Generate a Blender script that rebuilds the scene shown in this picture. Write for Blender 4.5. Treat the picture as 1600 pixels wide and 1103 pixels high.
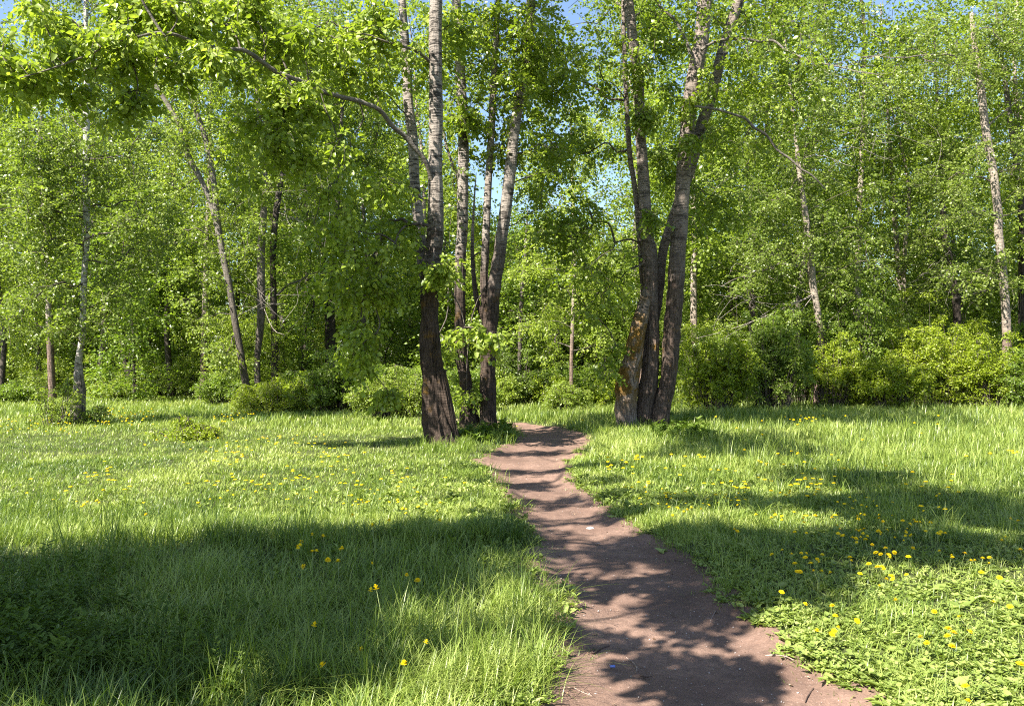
import bpy, math
import numpy as np
from mathutils import Vector

for o in list(bpy.data.objects):
    bpy.data.objects.remove(o)
SC = bpy.context.scene
COL = SC.collection

# ------------------------------------------------------------------ camera
EYE, FPX, HOR = 1.6, 1300.0, 575.0        # eye height, focal length and horizon row of the 1600 px photograph
cam_d = bpy.data.cameras.new('camera')
cam = bpy.data.objects.new('camera', cam_d)
COL.objects.link(cam)
cam.location = (0, 0, EYE)
cam.rotation_euler = (math.radians(90), 0, 0)
cam_d.sensor_width = 36.0
cam_d.lens = FPX / 1600 * 36
cam_d.shift_y = (HOR - 551.5) / 1600
cam_d.clip_start = 0.05
cam_d.clip_end = 2000
SC.camera = cam

# ------------------------------------------------------------------ light
SUN_EL, SUN_AZ = math.radians(47), math.radians(-131)      # azimuth clockwise from the view direction
S = np.array([math.sin(SUN_AZ) * math.cos(SUN_EL), math.cos(SUN_AZ) * math.cos(SUN_EL), math.sin(SUN_EL)])
w = bpy.data.worlds.new('World')
SC.world = w
w.use_nodes = True
nt = w.node_tree
bg = nt.nodes['Background']
sky = nt.nodes.new('ShaderNodeTexSky')
sky.sky_type = 'NISHITA'
sky.sun_disc = False
sky.sun_elevation = SUN_EL
sky.sun_rotation = SUN_AZ
sky.air_density = 1.0
sky.dust_density = 0.6
sky.ozone_density = 1.6
nt.links.new(sky.outputs[0], bg.inputs[0])
bg.inputs[1].default_value = 0.070
sun_d = bpy.data.lights.new('sun', 'SUN')
sun_d.energy = 5.0
sun_d.angle = math.radians(0.5)
sun_d.color = (1.0, 0.95, 0.86)
sun = bpy.data.objects.new('sun', sun_d)
COL.objects.link(sun)
sun.rotation_euler = Vector(S).to_track_quat('Z', 'Y').to_euler()
SC.view_settings.view_transform = 'Standard'
SC.view_settings.look = 'None'
SC.view_settings.exposure = 1.95
SC.view_settings.gamma = 1
SC.cycles.use_denoising = False
SC.cycles.filter_width = 1.1
SC.cycles.max_bounces = 7
SC.cycles.diffuse_bounces = 4
SC.cycles.glossy_bounces = 2
SC.cycles.transmission_bounces = 4
SC.cycles.sample_clamp_indirect = 6

# ------------------------------------------------------------------ helpers
R = np.random.default_rng(7)

def W(px, py, d):
    """world point seen at photograph pixel px, py at depth d"""
    return np.array([(px - 800) / FPX * d, d, EYE - (py - HOR) / FPX * d])

def G(px, py):
    """ground point seen at photograph pixel px, py"""
    d = EYE * FPX / (py - HOR)
    return np.array([(px - 800) / FPX * d, d, 0.0])

def _hash(ix, iy, iz, seed):
    n = (ix.astype(np.int64) * 374761393 + iy.astype(np.int64) * 668265263 + iz.astype(np.int64) * 2147483647 + seed * 1274126177) & 0xffffffff
    n = ((n ^ (n >> 13)) * 1274126177) & 0xffffffff
    n = ((n ^ (n >> 16)) * 2246822519) & 0xffffffff
    return ((n ^ (n >> 15)) & 0xffffff) / float(0xffffff)

def noise(x, y, z=None, seed=0):
    x = np.asarray(x, float); y = np.asarray(y, float)
    z = np.zeros_like(x) if z is None else np.asarray(z, float)
    ix, iy, iz = np.floor(x), np.floor(y), np.floor(z)
    fx, fy, fz = x - ix, y - iy, z - iz
    fx, fy, fz = [f * f * (3 - 2 * f) for f in (fx, fy, fz)]
    r = 0
    for a in (0, 1):
        for b in (0, 1):
            for c in (0, 1):
                wgt = (fx if a else 1 - fx) * (fy if b else 1 - fy) * (fz if c else 1 - fz)
                r = r + wgt * _hash(ix + a, iy + b, iz + c, seed)
    return r

def fbm(x, y, seed=0, octv=3):
    r, a, t = 0, 1.0, 0
    for k in range(octv):
        r = r + a * noise(x * 2 ** k, y * 2 ** k, seed=seed + k * 17)
        t += a
        a *= .5
    return r / t

def mesh_of(name, V, faces, tint=None, smooth=False):
    """V (n,3); faces: list of int arrays, each (m,k)"""
    me = bpy.data.meshes.new(name)
    faces = [f for f in faces if len(f)]
    nl = sum(f.size for f in faces)
    nf = sum(len(f) for f in faces)
    me.vertices.add(len(V)); me.loops.add(nl); me.polygons.add(nf)
    me.vertices.foreach_set('co', np.ascontiguousarray(V, dtype=np.float32).ravel())
    me.loops.foreach_set('vertex_index', np.concatenate([f.ravel() for f in faces]).astype(np.int32))
    tot = np.concatenate([np.full(len(f), f.shape[1]) for f in faces])
    st = np.concatenate([[0], np.cumsum(tot)[:-1]])
    me.polygons.foreach_set('loop_start', st.astype(np.int32))
    if smooth:
        me.polygons.foreach_set('use_smooth', np.ones(nf, dtype=bool))
    me.update(calc_edges=True)
    if tint is not None:
        at = me.attributes.new('tint', 'FLOAT', 'POINT')
        at.data.foreach_set('value', np.ascontiguousarray(tint, dtype=np.float32))
    return me

class MB:
    def __init__(self):
        self.V, self.F, self.T, self.n = [], [], [], 0
    def add(self, V, F, t=0.5):
        V = np.asarray(V, float)
        self.V.append(V)
        for f in (F if isinstance(F, list) else [F]):
            self.F.append(np.asarray(f) + self.n)
        self.T.append(np.full(len(V), t) if np.isscalar(t) else t)
        self.n += len(V)
    def obj(self, name, mat, parent=None, origin=(0, 0, 0), smooth=False):
        V = np.concatenate(self.V) - np.asarray(origin)
        me = mesh_of(name, V, self.F, np.concatenate(self.T), smooth)
        me.materials.append(mat)
        o = bpy.data.objects.new(name, me)
        COL.objects.link(o)
        if parent is not None:
            o.parent = parent
        else:
            o.location = origin
        return o

def tag(o, label=None, cat=None, group=None, kind=None):
    if label: o['label'] = label
    if cat: o['category'] = cat
    if group: o['group'] = group
    if kind: o['kind'] = kind
    return o

def empty(name, loc, label, cat, group=None):
    o = bpy.data.objects.new(name, None)
    o.empty_display_size = .2
    o.location = loc
    COL.objects.link(o)
    return tag(o, label, cat, group)

def copy_tree(o, parent=None):
    c = o.copy()
    COL.objects.link(c)
    c.parent = parent
    for ch in list(o.children):
        copy_tree(ch, c)
    return c

def unit(a):
    return a / np.maximum(np.linalg.norm(a, axis=-1, keepdims=True), 1e-9)

def smooth_path(P, n):
    """Catmull-Rom through rows of P (x,y,z,r)"""
    P = np.asarray(P, float)
    if len(P) < 3:
        t = np.linspace(0, 1, n)[:, None]
        return P[0] * (1 - t) + P[-1] * t
    Q = np.vstack([2 * P[0] - P[1], P, 2 * P[-1] - P[-2]])
    seg = np.linalg.norm(np.diff(P[:, :3], axis=0), axis=1)
    cum = np.concatenate([[0], np.cumsum(seg)])
    s = np.linspace(0, cum[-1], n)
    i = np.clip(np.searchsorted(cum, s, 'right') - 1, 0, len(P) - 2)
    t = ((s - cum[i]) / np.maximum(seg[i], 1e-9))[:, None]
    a, b, c, d = Q[i], Q[i + 1], Q[i + 2], Q[i + 3]
    out = .5 * (2 * b + (c - a) * t + (2 * a - 5 * b + 4 * c - d) * t * t + (3 * b - a - 3 * c + d) * t ** 3)
    out[:, 3] = np.maximum(out[:, 3], 1e-4)
    return out

def tube(mb, C, sides=8, rough=0.0, seed=0, knobs=0.0, t=0.5, furrow=0.0, cap=True):
    """tube along C rows (x,y,z,r); furrow cuts lengthwise bark ridges"""
    P, r = C[:, :3], C[:, 3]
    n = len(P)
    T = unit(np.gradient(P, axis=0))
    ref = np.tile([1.0, 0.13, 0.0], (n, 1))
    flat = np.abs(T[:, 0]) > .9
    if flat.mean() > .4:
        ref[:] = [0.1, 0.2, 1.0]
    U = unit(np.cross(T, ref)); Vv = np.cross(T, U)
    a = np.arange(sides) / sides * 2 * np.pi
    ca, sa = np.cos(a)[None, :], np.sin(a)[None, :]
    rr = np.repeat(r[:, None], sides, 1)
    if rough or np.any(furrow):
        zz = np.repeat(np.concatenate([[0], np.cumsum(np.linalg.norm(np.diff(P, axis=0), axis=1))])[:, None], sides, 1)
        X, Y = ca * np.ones_like(rr), sa * np.ones_like(rr)
        big = noise(X * 1.5 + 5, Y * 1.5 + 5, zz * 1.3, seed) - .5
        mid = noise(X * 4 + 9, Y * 4 + 9, zz * 4, seed + 3) - .5
        rr = rr * (1 + rough * (big * 1.6 + mid * .7))
        if np.any(furrow):
            q = noise(X * 9 + 30 + mid, Y * 9 + 30, zz * 1.6, seed + 5)
            q2 = noise(X * 17 + 30, Y * 17 + 30, zz * 4.5, seed + 6)
            rid = np.abs(q - .5) * 2
            fz = furrow if np.isscalar(furrow) else furrow[:, None]
            rr = rr * (1 + fz * (rid * 1.0 - .35 + (q2 - .5) * .6))
    V = P[:, None, :] + (U[:, None, :] * ca[..., None] + Vv[:, None, :] * sa[..., None]) * rr[..., None]
    i = np.arange(n - 1)[:, None] * sides
    j = np.arange(sides)[None, :]
    k = (j + 1) % sides
    F = np.stack([i + j, i + k, i + sides + k, i + sides + j], -1).reshape(-1, 4)
    V = V.reshape(-1, 3)
    Fs = [F]
    if cap:
        V = np.vstack([V, P[-1] + T[-1] * r[-1] * .5])
        top = (n - 1) * sides
        Fs.append(np.stack([top + j[0], top + k[0], np.full(sides, n * sides)], -1))
    mb.add(V, Fs, t)

# ------------------------------------------------------------------ materials
def mat_base(name):
    m = bpy.data.materials.new(name)
    m.use_nodes = True
    t = m.node_tree
    t.nodes.clear()
    out = t.nodes.new('ShaderNodeOutputMaterial')
    return m, t, out

def N(t, kind, **kw):
    n = t.nodes.new(kind)
    for k, v in kw.items():
        if k.startswith('i_'):
            key = k[2:]
            n.inputs[int(key) if key.isdigit() else key.replace('_', ' ')].default_value = v
        else:
            setattr(n, k, v)
    return n

def ramp(t, src, stops):
    r = t.nodes.new('ShaderNodeValToRGB')
    e = r.color_ramp.elements
    while len(e) < len(stops):
        e.new(.5)
    for q, (p, c) in zip(e, stops):
        q.position = p
        q.color = (c if len(c) == 4 else (*c, 1)) if not np.isscalar(c) else (c, c, c, 1)
    t.links.new(src, r.inputs[0])
    return r.outputs[0]

def mixc(t, fac, a, b, mode='MIX'):
    m = t.nodes.new('ShaderNodeMix')
    m.data_type = 'RGBA'
    m.blend_type = mode
    for sock, v in ((m.inputs[0], fac), (m.inputs[6], a), (m.inputs[7], b)):
        if hasattr(v, 'links'):
            t.links.new(v, sock)
        elif np.isscalar(v):
            sock.default_value = v
        else:
            sock.default_value = (*v, 1)
    return m.outputs[2]

def leaf_mat(name, dark, mid, light, trans=(1.25, 1.35, .55), tfac=.42, rough=.42, spec=.5, objrand=.25):
    m, t, out = mat_base(name)
    at = N(t, 'ShaderNodeAttribute', attribute_name='tint')
    oi = N(t, 'ShaderNodeObjectInfo')
    ma = N(t, 'ShaderNodeMath', operation='MULTIPLY_ADD')
    t.links.new(oi.outputs['Random'], ma.inputs[0]); ma.inputs[1].default_value = objrand
    ma.inputs[2].default_value = -objrand / 2
    ad = N(t, 'ShaderNodeMath', operation='ADD')
    t.links.new(at.outputs['Fac'], ad.inputs[0]); t.links.new(ma.outputs[0], ad.inputs[1])
    c = ramp(t, ad.outputs[0], [(0.0, dark), (.5, mid), (1.0, light)])
    ct = mixc(t, 1.0, c, trans, 'MULTIPLY')
    p = N(t, 'ShaderNodeBsdfPrincipled', i_Roughness=rough)
    p.inputs['Specular IOR Level'].default_value = spec
    t.links.new(c, p.inputs['Base Color'])
    tr = N(t, 'ShaderNodeBsdfTranslucent')
    t.links.new(ct, tr.inputs[0])
    mx = N(t, 'ShaderNodeMixShader', i_0=tfac)
    t.links.new(p.outputs[0], mx.inputs[1]); t.links.new(tr.outputs[0], mx.inputs[2])
    t.links.new(mx.outputs[0], out.inputs[0])
    return m

def bark_mat(name, furrow_c, furrow_l, pale, z0, zw, mark=(.03, .025, .02), mark_amt=.8, moss=0.0, mossy=.56):
    """dark furrowed foot that turns into pale bark with dark cross marks above height z0"""
    m, t, out = mat_base(name)
    tc = N(t, 'ShaderNodeTexCoord')
    def mp(s):
        q = N(t, 'ShaderNodeMapping'); q.inputs['Scale'].default_value = s
        t.links.new(tc.outputs['Object'], q.inputs[0]); return q.outputs[0]
    n1 = N(t, 'ShaderNodeTexNoise', i_Scale=1.0, i_Detail=6.0, i_Roughness=.65); t.links.new(mp((28, 28, 5)), n1.inputs[0])
    n2 = N(t, 'ShaderNodeTexNoise', i_Scale=1.0, i_Detail=4.0, i_Roughness=.6); t.links.new(mp((5, 5, 34)), n2.inputs[0])
    n3 = N(t, 'ShaderNodeTexNoise', i_Scale=1.0, i_Detail=4.0, i_Roughness=.6); t.links.new(mp((3, 3, 1.6)), n3.inputs[0])
    n4 = N(t, 'ShaderNodeTexNoise', i_Scale=1.0, i_Detail=5.0, i_Roughness=.7); t.links.new(mp((2.2, 2.2, 9)), n4.inputs[0])
    fur = ramp(t, n1.outputs[0], [(.36, furrow_c), (.62, furrow_l)])
    pl = mixc(t, n3.outputs[0], tuple(v * .62 for v in pale), tuple(min(v * 1.3, .85) for v in pale))
    mk = ramp(t, n2.outputs[0], [(.55, 0.0), (.60, 1.0)])
    mk2 = ramp(t, n4.outputs[0], [(.55, 0.0), (.60, 1.0)])
    mm = N(t, 'ShaderNodeMath', operation='MAXIMUM'); t.links.new(mk, mm.inputs[0]); t.links.new(mk2, mm.inputs[1])
    mm2 = N(t, 'ShaderNodeMath', operation='MULTIPLY'); t.links.new(mm.outputs[0], mm2.inputs[0]); mm2.inputs[1].default_value = mark_amt
    up = mixc(t, mm2.outputs[0], pl, mark)
    sx = N(t, 'ShaderNodeSeparateXYZ'); t.links.new(tc.outputs['Object'], sx.inputs[0])
    nz = N(t, 'ShaderNodeMath', operation='MULTIPLY_ADD'); t.links.new(n3.outputs[0], nz.inputs[0]); nz.inputs[1].default_value = zw * 3
    t.links.new(sx.outputs['Z'], nz.inputs[2])
    mr = N(t, 'ShaderNodeMapRange'); t.links.new(nz.outputs[0], mr.inputs[0])
    mr.inputs[1].default_value = z0 - zw + zw * 1.5; mr.inputs[2].default_value = z0 + zw + zw * 1.5
    c = mixc(t, mr.outputs[0], fur, up)
    if moss:
        n5 = N(t, 'ShaderNodeTexNoise', i_Scale=2.6, i_Detail=6.0, i_Roughness=.75); t.links.new(tc.outputs['Object'], n5.inputs[0])
        mf = ramp(t, n5.outputs[0], [(mossy, 0.0), (mossy + .12, moss)])
        # moss keeps to a belt one to three metres up
        b1 = N(t, 'ShaderNodeMapRange'); t.links.new(sx.outputs['Z'], b1.inputs[0]); b1.inputs[1].default_value = .3; b1.inputs[2].default_value = 1.0
        b2 = N(t, 'ShaderNodeMapRange'); t.links.new(sx.outputs['Z'], b2.inputs[0]); b2.inputs[1].default_value = 4.2; b2.inputs[2].default_value = 2.6
        q = N(t, 'ShaderNodeMath', operation='MULTIPLY'); t.links.new(b1.outputs[0], q.inputs[0]); t.links.new(b2.outputs[0], q.inputs[1])
        q2 = N(t, 'ShaderNodeMath', operation='MULTIPLY'); t.links.new(q.outputs[0], q2.inputs[0]); t.links.new(mf, q2.inputs[1])
        mc = mixc(t, n1.outputs[0], (.10, .045, .008), (.22, .13, .015))
        c = mixc(t, q2.outputs[0], c, mc)
    p = N(t, 'ShaderNodeBsdfPrincipled', i_Roughness=.85)
    p.inputs['Specular IOR Level'].default_value = .25
    t.links.new(c, p.inputs['Base Color'])
    bs = N(t, 'ShaderNodeMath', operation='ADD'); t.links.new(n1.outputs[0], bs.inputs[0]); t.links.new(n2.outputs[0], bs.inputs[1])
    b = N(t, 'ShaderNodeBump', i_Strength=.9, i_Distance=.05); t.links.new(bs.outputs[0], b.inputs['Height'])
    t.links.new(b.outputs[0], p.inputs['Normal'])
    t.links.new(p.outputs[0], out.inputs[0])
    return m

def plain_mat(name, c1, c2, scale=20, rough=.8, spec=.3, tint=False, bump=0.0, detail=5.0, trans=0.0):
    m, t, out = mat_base(name)
    tc = N(t, 'ShaderNodeTexCoord')
    n1 = N(t, 'ShaderNodeTexNoise', i_Scale=scale, i_Detail=detail, i_Roughness=.65)
    t.links.new(tc.outputs['Object'], n1.inputs[0])
    c = ramp(t, n1.outputs[0], [(.35, c1), (.65, c2)])
    p = N(t, 'ShaderNodeBsdfPrincipled', i_Roughness=rough)
    p.inputs['Specular IOR Level'].default_value = spec
    t.links.new(c, p.inputs['Base Color'])
    if bump:
        b = N(t, 'ShaderNodeBump', i_Strength=.7, i_Distance=bump); t.links.new(n1.outputs[0], b.inputs['Height'])
        t.links.new(b.outputs[0], p.inputs['Normal'])
    if trans:
        tr = N(t, 'ShaderNodeBsdfTranslucent'); t.links.new(c, tr.inputs[0])
        mx = N(t, 'ShaderNodeMixShader', i_0=trans)
        t.links.new(p.outputs[0], mx.inputs[1]); t.links.new(tr.outputs[0], mx.inputs[2])
        t.links.new(mx.outputs[0], out.inputs[0])
    else:
        t.links.new(p.outputs[0], out.inputs[0])
    return m

def path_mat():
    m, t, out = mat_base('packed_earth')
    tc = N(t, 'ShaderNodeTexCoord')
    def nz(s, d=5.0, r=.6, sc=(1, 1, 1)):
        q = N(t, 'ShaderNodeMapping'); q.inputs['Scale'].default_value = sc
        t.links.new(tc.outputs['Object'], q.inputs[0])
        n = N(t, 'ShaderNodeTexNoise', i_Scale=s, i_Detail=d, i_Roughness=r); t.links.new(q.outputs[0], n.inputs[0]); return n.outputs[0]
    a = nz(1.1, 4, .6); b = nz(14, 6, .7); g = nz(95, 3, .6)
    c = mixc(t, ramp(t, a, [(.3, 0.0), (.7, 1.0)]), (.105, .063, .046), (.235, .150, .112))
    c = mixc(t, ramp(t, b, [(.35, .75), (.58, 0.0)]), c, (.105, .066, .050))
    c = mixc(t, ramp(t, g, [(.62, 0.0), (.72, .55)]), c, (.42, .33, .28))
    c = mixc(t, ramp(t, g, [(.30, .6), (.40, 0.0)]), c, (.07, .045, .035))
    p = N(t, 'ShaderNodeBsdfPrincipled', i_Roughness=.9)
    p.inputs['Specular IOR Level'].default_value = .2
    t.links.new(c, p.inputs['Base Color'])
    ad = N(t, 'ShaderNodeMath', operation='MULTIPLY_ADD'); t.links.new(g, ad.inputs[0]); ad.inputs[1].default_value = .35; t.links.new(b, ad.inputs[2])
    bp = N(t, 'ShaderNodeBump', i_Strength=.8, i_Distance=.02); t.links.new(ad.outputs[0], bp.inputs['Height'])
    t.links.new(bp.outputs[0], p.inputs['Normal'])
    t.links.new(p.outputs[0], out.inputs[0])
    return m

M = {}
M['leaf_near'] = leaf_mat('poplar_leaf', (.090, .145, .018), (.170, .245, .032), (.295, .365, .080), trans=(1.25, 1.35, .5), tfac=.48, rough=.38)
M['leaf_lime'] = leaf_mat('fresh_leaf', (.120, .175, .018), (.225, .300, .036), (.360, .420, .090), trans=(1.25, 1.3, .5), tfac=.48, rough=.38)
M['leaf_mid'] = leaf_mat('birch_leaf', (.095, .145, .022), (.190, .250, .044), (.335, .390, .115), trans=(1.25, 1.35, .5), tfac=.48, rough=.38)
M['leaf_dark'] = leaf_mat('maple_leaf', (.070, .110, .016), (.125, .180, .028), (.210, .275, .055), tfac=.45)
M['leaf_bush'] = leaf_mat('shrub_leaf', (.145, .195, .010), (.235, .300, .018), (.340, .390, .036), tfac=.45)
M['grass'] = leaf_mat('grass_blade', (.060, .110, .018), (.190, .260, .040), (.380, .430, .120), trans=(1.1, 1.2, .5), tfac=.38, rough=.40, spec=.42, objrand=0)
M['broad'] = leaf_mat('broad_leaf', (.110, .155, .030), (.215, .275, .060), (.350, .390, .130), tfac=.32, rough=.5, spec=.3, objrand=0)
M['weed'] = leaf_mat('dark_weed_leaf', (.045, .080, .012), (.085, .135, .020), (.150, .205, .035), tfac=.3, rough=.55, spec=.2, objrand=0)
M['petal'] = leaf_mat('dandelion_petal', (.80, .54, .006), (.88, .66, .012), (.92, .76, .03), trans=(1, 1, 1), tfac=.25, rough=.7, spec=.1, objrand=.5)
M['stem'] = plain_mat('dandelion_stem', (.16, .22, .06), (.24, .26, .09), 40, .5, .4)
M['bark_a'] = bark_mat('poplar_bark', (.026, .017, .012), (.085, .060, .045), (.27, .23, .195), 4.4, 1.0, moss=.85, mark_amt=.92)
M['bark_b'] = bark_mat('old_poplar_bark', (.040, .026, .019), (.140, .102, .080), (.235, .19, .158), 4.7, 1.2, moss=.98, mark_amt=.8)
M['bark_moss'] = bark_mat('mossy_bark', (.06, .042, .032), (.34, .265, .215), (.2, .16, .13), 2.4, .5, moss=.95, mossy=.41)
M['bark_birch'] = bark_mat('birch_bark', (.03, .022, .018), (.27, .23, .20), (.55, .51, .47), 1.9, .6, mark_amt=.95)
M['bark_pale'] = bark_mat('pale_bark', (.05, .032, .024), (.24, .17, .13), (.34, .28, .225), 3.2, .9, mark_amt=.6)
M['bark_grey'] = bark_mat('grey_bark', (.022, .017, .013), (.13, .105, .085), (.19, .165, .135), 5.0, 2.0, mark_amt=.5)
M['bark_dark'] = bark_mat('dark_bark', (.014, .010, .008), (.075, .058, .046), (.14, .12, .10), 9.0, 3.0, mark_amt=.4)
M['twig'] = plain_mat('twig_bark', (.045, .036, .028), (.13, .105, .085), 9, .8)
M['deadtwig'] = plain_mat('dead_twig', (.14, .115, .10), (.34, .29, .26), 9, .8)
M['soil'] = plain_mat('soil_with_thatch', (.024, .032, .010), (.075, .085, .028), 7, .95, .15, bump=.03)
M['path'] = path_mat()

# ------------------------------------------------------------------ terrain
PT = np.array([  # depth, left edge, right edge
    (-8, .0, 1.9), (0, .05, 1.8), (3.94, .197, 1.68), (4.34, .29, 1.62), (4.86, .35, 1.50), (5.32, .40, 1.48), (6.0, .37, 1.43),
    (6.45, .34, 1.42), (6.8, .14, 1.41), (7.05, .15, 1.39), (7.35, .27, 1.34), (7.9, .23, 1.27), (8.97, .19, 1.10), (10.2, .08, .93), (11.7, -.05, .79),
    (13.2, -.30, .82), (14.5, -.49, .92), (16.1, -.21, 1.22), (17.9, .10, 1.65), (20.4, .30, 1.62), (22.4, .15, 1.25),
    (24.0, -.9, .5), (25.5, -2.6, -1.0), (27, -4.6, -3.2)])

def path_in(x, y):
    """metres inside the trodden edge (negative outside)"""
    l = np.interp(y, PT[:, 0], PT[:, 1]); r = np.interp(y, PT[:, 0], PT[:, 2])
    e = (fbm(x * 2.2, y * 2.2, 3) - .5) * .34 + (noise(x * 9, y * 9, seed=9) - .5) * .09
    d = np.minimum(x - l, r - x) + e
    return np.where((y > 27) | (y < -8), -3.0, d)

def ground_h(x, y):
    x = np.asarray(x, float); y = np.asarray(y, float)
    d = path_in(x, y)
    s = 1 / (1 + np.exp(-(d + .02) / .07))
    h = (fbm(x * .22, y * .22, 21, 2) - .5) * .16 + (noise(x * 1.3, y * 1.3, seed=31) - .5) * .03
    far = np.clip((np.hypot(x, y) - 26) / 60, 0, 1)
    return h * np.clip(np.hypot(x - 1, y) / 12, .25, 1) - .075 * s + far * .25

def grid(xs, ys, z):
    X, Y = np.meshgrid(xs, ys)
    nx, ny = len(xs), len(ys)
    i = np.arange(ny - 1)[:, None] * nx + np.arange(nx - 1)[None, :]
    F = np.stack([i, i + 1, i + nx + 1, i + nx], -1).reshape(-1, 4)
    return np.stack([X, Y, z(X, Y)], -1).reshape(-1, 3), F

xs = np.unique(np.round(np.concatenate([np.linspace(-900, -60, 22), np.linspace(-60, -9, 70), np.arange(-9, 9, .09), np.linspace(9, 60, 70), np.linspace(60, 900, 22)]), 4))
ys = np.unique(np.round(np.concatenate([np.linspace(-300, -9, 20), np.arange(-9, 28, .1), np.linspace(28, 90, 80), np.linspace(90, 1200, 24)]), 4))
mb = MB()
V, F = grid(xs, ys, lambda x, y: ground_h(x, y) - .02 * (path_in(x, y) > -.25))
mb.add(V, F)
tag(mb.obj('ground', M['soil'], smooth=True), 'grassy soil of the woodland clearing', kind='structure')

# the path is a strip of packed earth laid just above the soil
mb = MB()
py_ = np.arange(-8, 27, .045)
u = np.linspace(0, 1, 56)
YY, UU = np.meshgrid(py_, u, indexing='ij')
LL = np.interp(YY, PT[:, 0], PT[:, 1]) - .30; RR = np.interp(YY, PT[:, 0], PT[:, 2]) + .30
XX = LL + (RR - LL) * UU
din = path_in(XX, YY)
ZZ = ground_h(XX, YY) + np.clip((din + .10) * .25, -.06, .012) + (noise(XX * 16, YY * 16, seed=77) - .5) * .012 + (noise(XX * 5, YY * 5, seed=78) - .5) * .03
n0, n1 = YY.shape
i = np.arange(n0 - 1)[:, None] * n1 + np.arange(n1 - 1)[None, :]
mb.add(np.stack([XX, YY, ZZ], -1).reshape(-1, 3), np.stack([i, i + 1, i + n1 + 1, i + n1], -1).reshape(-1, 4))
tag(mb.obj('path', M['path'], smooth=True), 'winding trodden path of reddish brown earth', kind='structure')

def gz(p):
    p = np.array(p, float)
    p[2] = float(ground_h(p[0], p[1]))
    return p

# ------------------------------------------------------------------ leaves
def leaf_geo(B, T, Nn, L, wide=.40, fancy=False, fold=.10):
    """one kite (or heart) shaped leaf per row"""
    n = len(B)
    T = unit(T)
    Sd = unit(np.cross(T, Nn)); Nn = np.cross(Sd, T)
    L = np.broadcast_to(np.asarray(L, float).reshape(-1, 1) if not np.isscalar(L) else L, (n, 1))
    i = np.arange(n)[:, None]
    if not fancy:
        a = B; c = B + T * L
        m = B + T * L * .42 + Nn * L * fold
        V = np.stack([a, m + Sd * L * wide, c, m - Sd * L * wide], 1).reshape(-1, 3)
        F = np.concatenate([i * 4 + np.array([[0, 1, 2]]), i * 4 + np.array([[0, 2, 3]])])
        return V, F, 4
    c = B + T * L - Nn * L * .10
    m1 = B + T * L * .22 + Nn * L * fold; m2 = B + T * L * .62 + Nn * L * fold * .6
    V = np.stack([B, m1 + Sd * L * wide * .95, m2 + Sd * L * wide * .72, c, m2 - Sd * L * wide * .72, m1 - Sd * L * wide * .95], 1).reshape(-1, 3)
    F = np.concatenate([i * 6 + np.array([[0, 1, 2, 3]]), i * 6 + np.array([[0, 3, 4, 5]])])
    return V, F, 6

def rand_dir(n, rg):
    v = rg.normal(size=(n, 3))
    return unit(v)

def foliage(leafmb, twigmb, centers, sizes, rg, twigs=14, leaves=13, L=.08, droop=.35, fancy=False, tshade=None, wide=.40, twig_len=.75, draw_twigs=1.0, up=.6):
    """sprays of leaves on arching twigs round each clump centre"""
    nC = len(centers)
    if nC == 0:
        return
    n = nC * twigs
    ci = np.repeat(np.arange(nC), twigs)
    off = rand_dir(n, rg) * (rg.random((n, 1)) ** .5) * sizes[ci][:, None]
    off[:, 2] *= .62
    P0 = centers[ci] + off * .55
    D = unit(off + rand_dir(n, rg) * .5 * sizes[ci][:, None] + np.array([0, 0, -droop * .3]))
    Ln = twig_len * (.55 + .7 * rg.random(n)) * np.clip(sizes[ci] / .9, .5, 1.4)
    sag = droop * Ln * (.4 + .8 * rg.random(n))
    ts = np.linspace(.08, 1, leaves)[None, :] + rg.normal(size=(n, leaves)) * .02
    def at(t):
        return P0[:, None, :] + D[:, None, :] * (Ln[:, None] * t)[..., None] - np.array([0, 0, 1.0]) * (sag[:, None] * t * t)[..., None]
    B = at(ts).reshape(-1, 3)
    m = len(B)
    side = unit(np.cross(D, [0, 0, 1.0]) + 1e-4)
    alt = np.where(np.arange(leaves) % 2 == 0, 1.0, -1.0)[None, :, None]
    Tt = (side[:, None, :] * alt + D[:, None, :] * .7).reshape(-1, 3) + rg.normal(size=(m, 3)) * .45 + np.array([0, 0, -droop * .9])
    Tt = unit(Tt)
    Nn = rg.normal(size=(m, 3)) * .75 + np.array([0, 0, up]) 
    ll = L * (.65 + .6 * rg.random(m))
    B = B + Tt * (ll * .35)[:, None]                      # petiole
    V, F, k = leaf_geo(B, Tt, unit(Nn), ll, wide=wide, fancy=fancy)
    tv = np.repeat(np.clip(.5 + rg.normal(size=nC) * .10, 0, 1), twigs * leaves) + rg.normal(size=m) * .16
    leafmb.add(V, F, np.repeat(tv, k))
    if twigmb is not None and draw_twigs > 0:
        sel = np.where(rg.random(n) < draw_twigs)[0]
        tt = np.array([0, .5, 1.0])[None, :].repeat(n, 0)
        Q = at(tt)[sel]                                  # (s,3,3)
        s = len(Q)
        r = np.array([.006, .004, .0015])
        a = np.arange(3) / 3 * 2 * np.pi
        U = unit(np.cross(D[sel], [0.1, 0.2, 1.0])); Vv = np.cross(D[sel], U)
        ring = U[:, None, None, :] * np.cos(a)[None, None, :, None] + Vv[:, None, None, :] * np.sin(a)[None, None, :, None]
        VV = Q[:, :, None, :] + ring * r[None, :, None, None]
        base = np.arange(s)[:, None, None] * 9
        f = np.array([[rr * 3 + j, rr * 3 + (j + 1) % 3, rr * 3 + 3 + (j + 1) % 3, rr * 3 + 3 + j] for rr in range(2) for j in range(3)])
        twigmb.add(VV.reshape(-1, 3), (base + f[None]).reshape(-1, 4))

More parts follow.
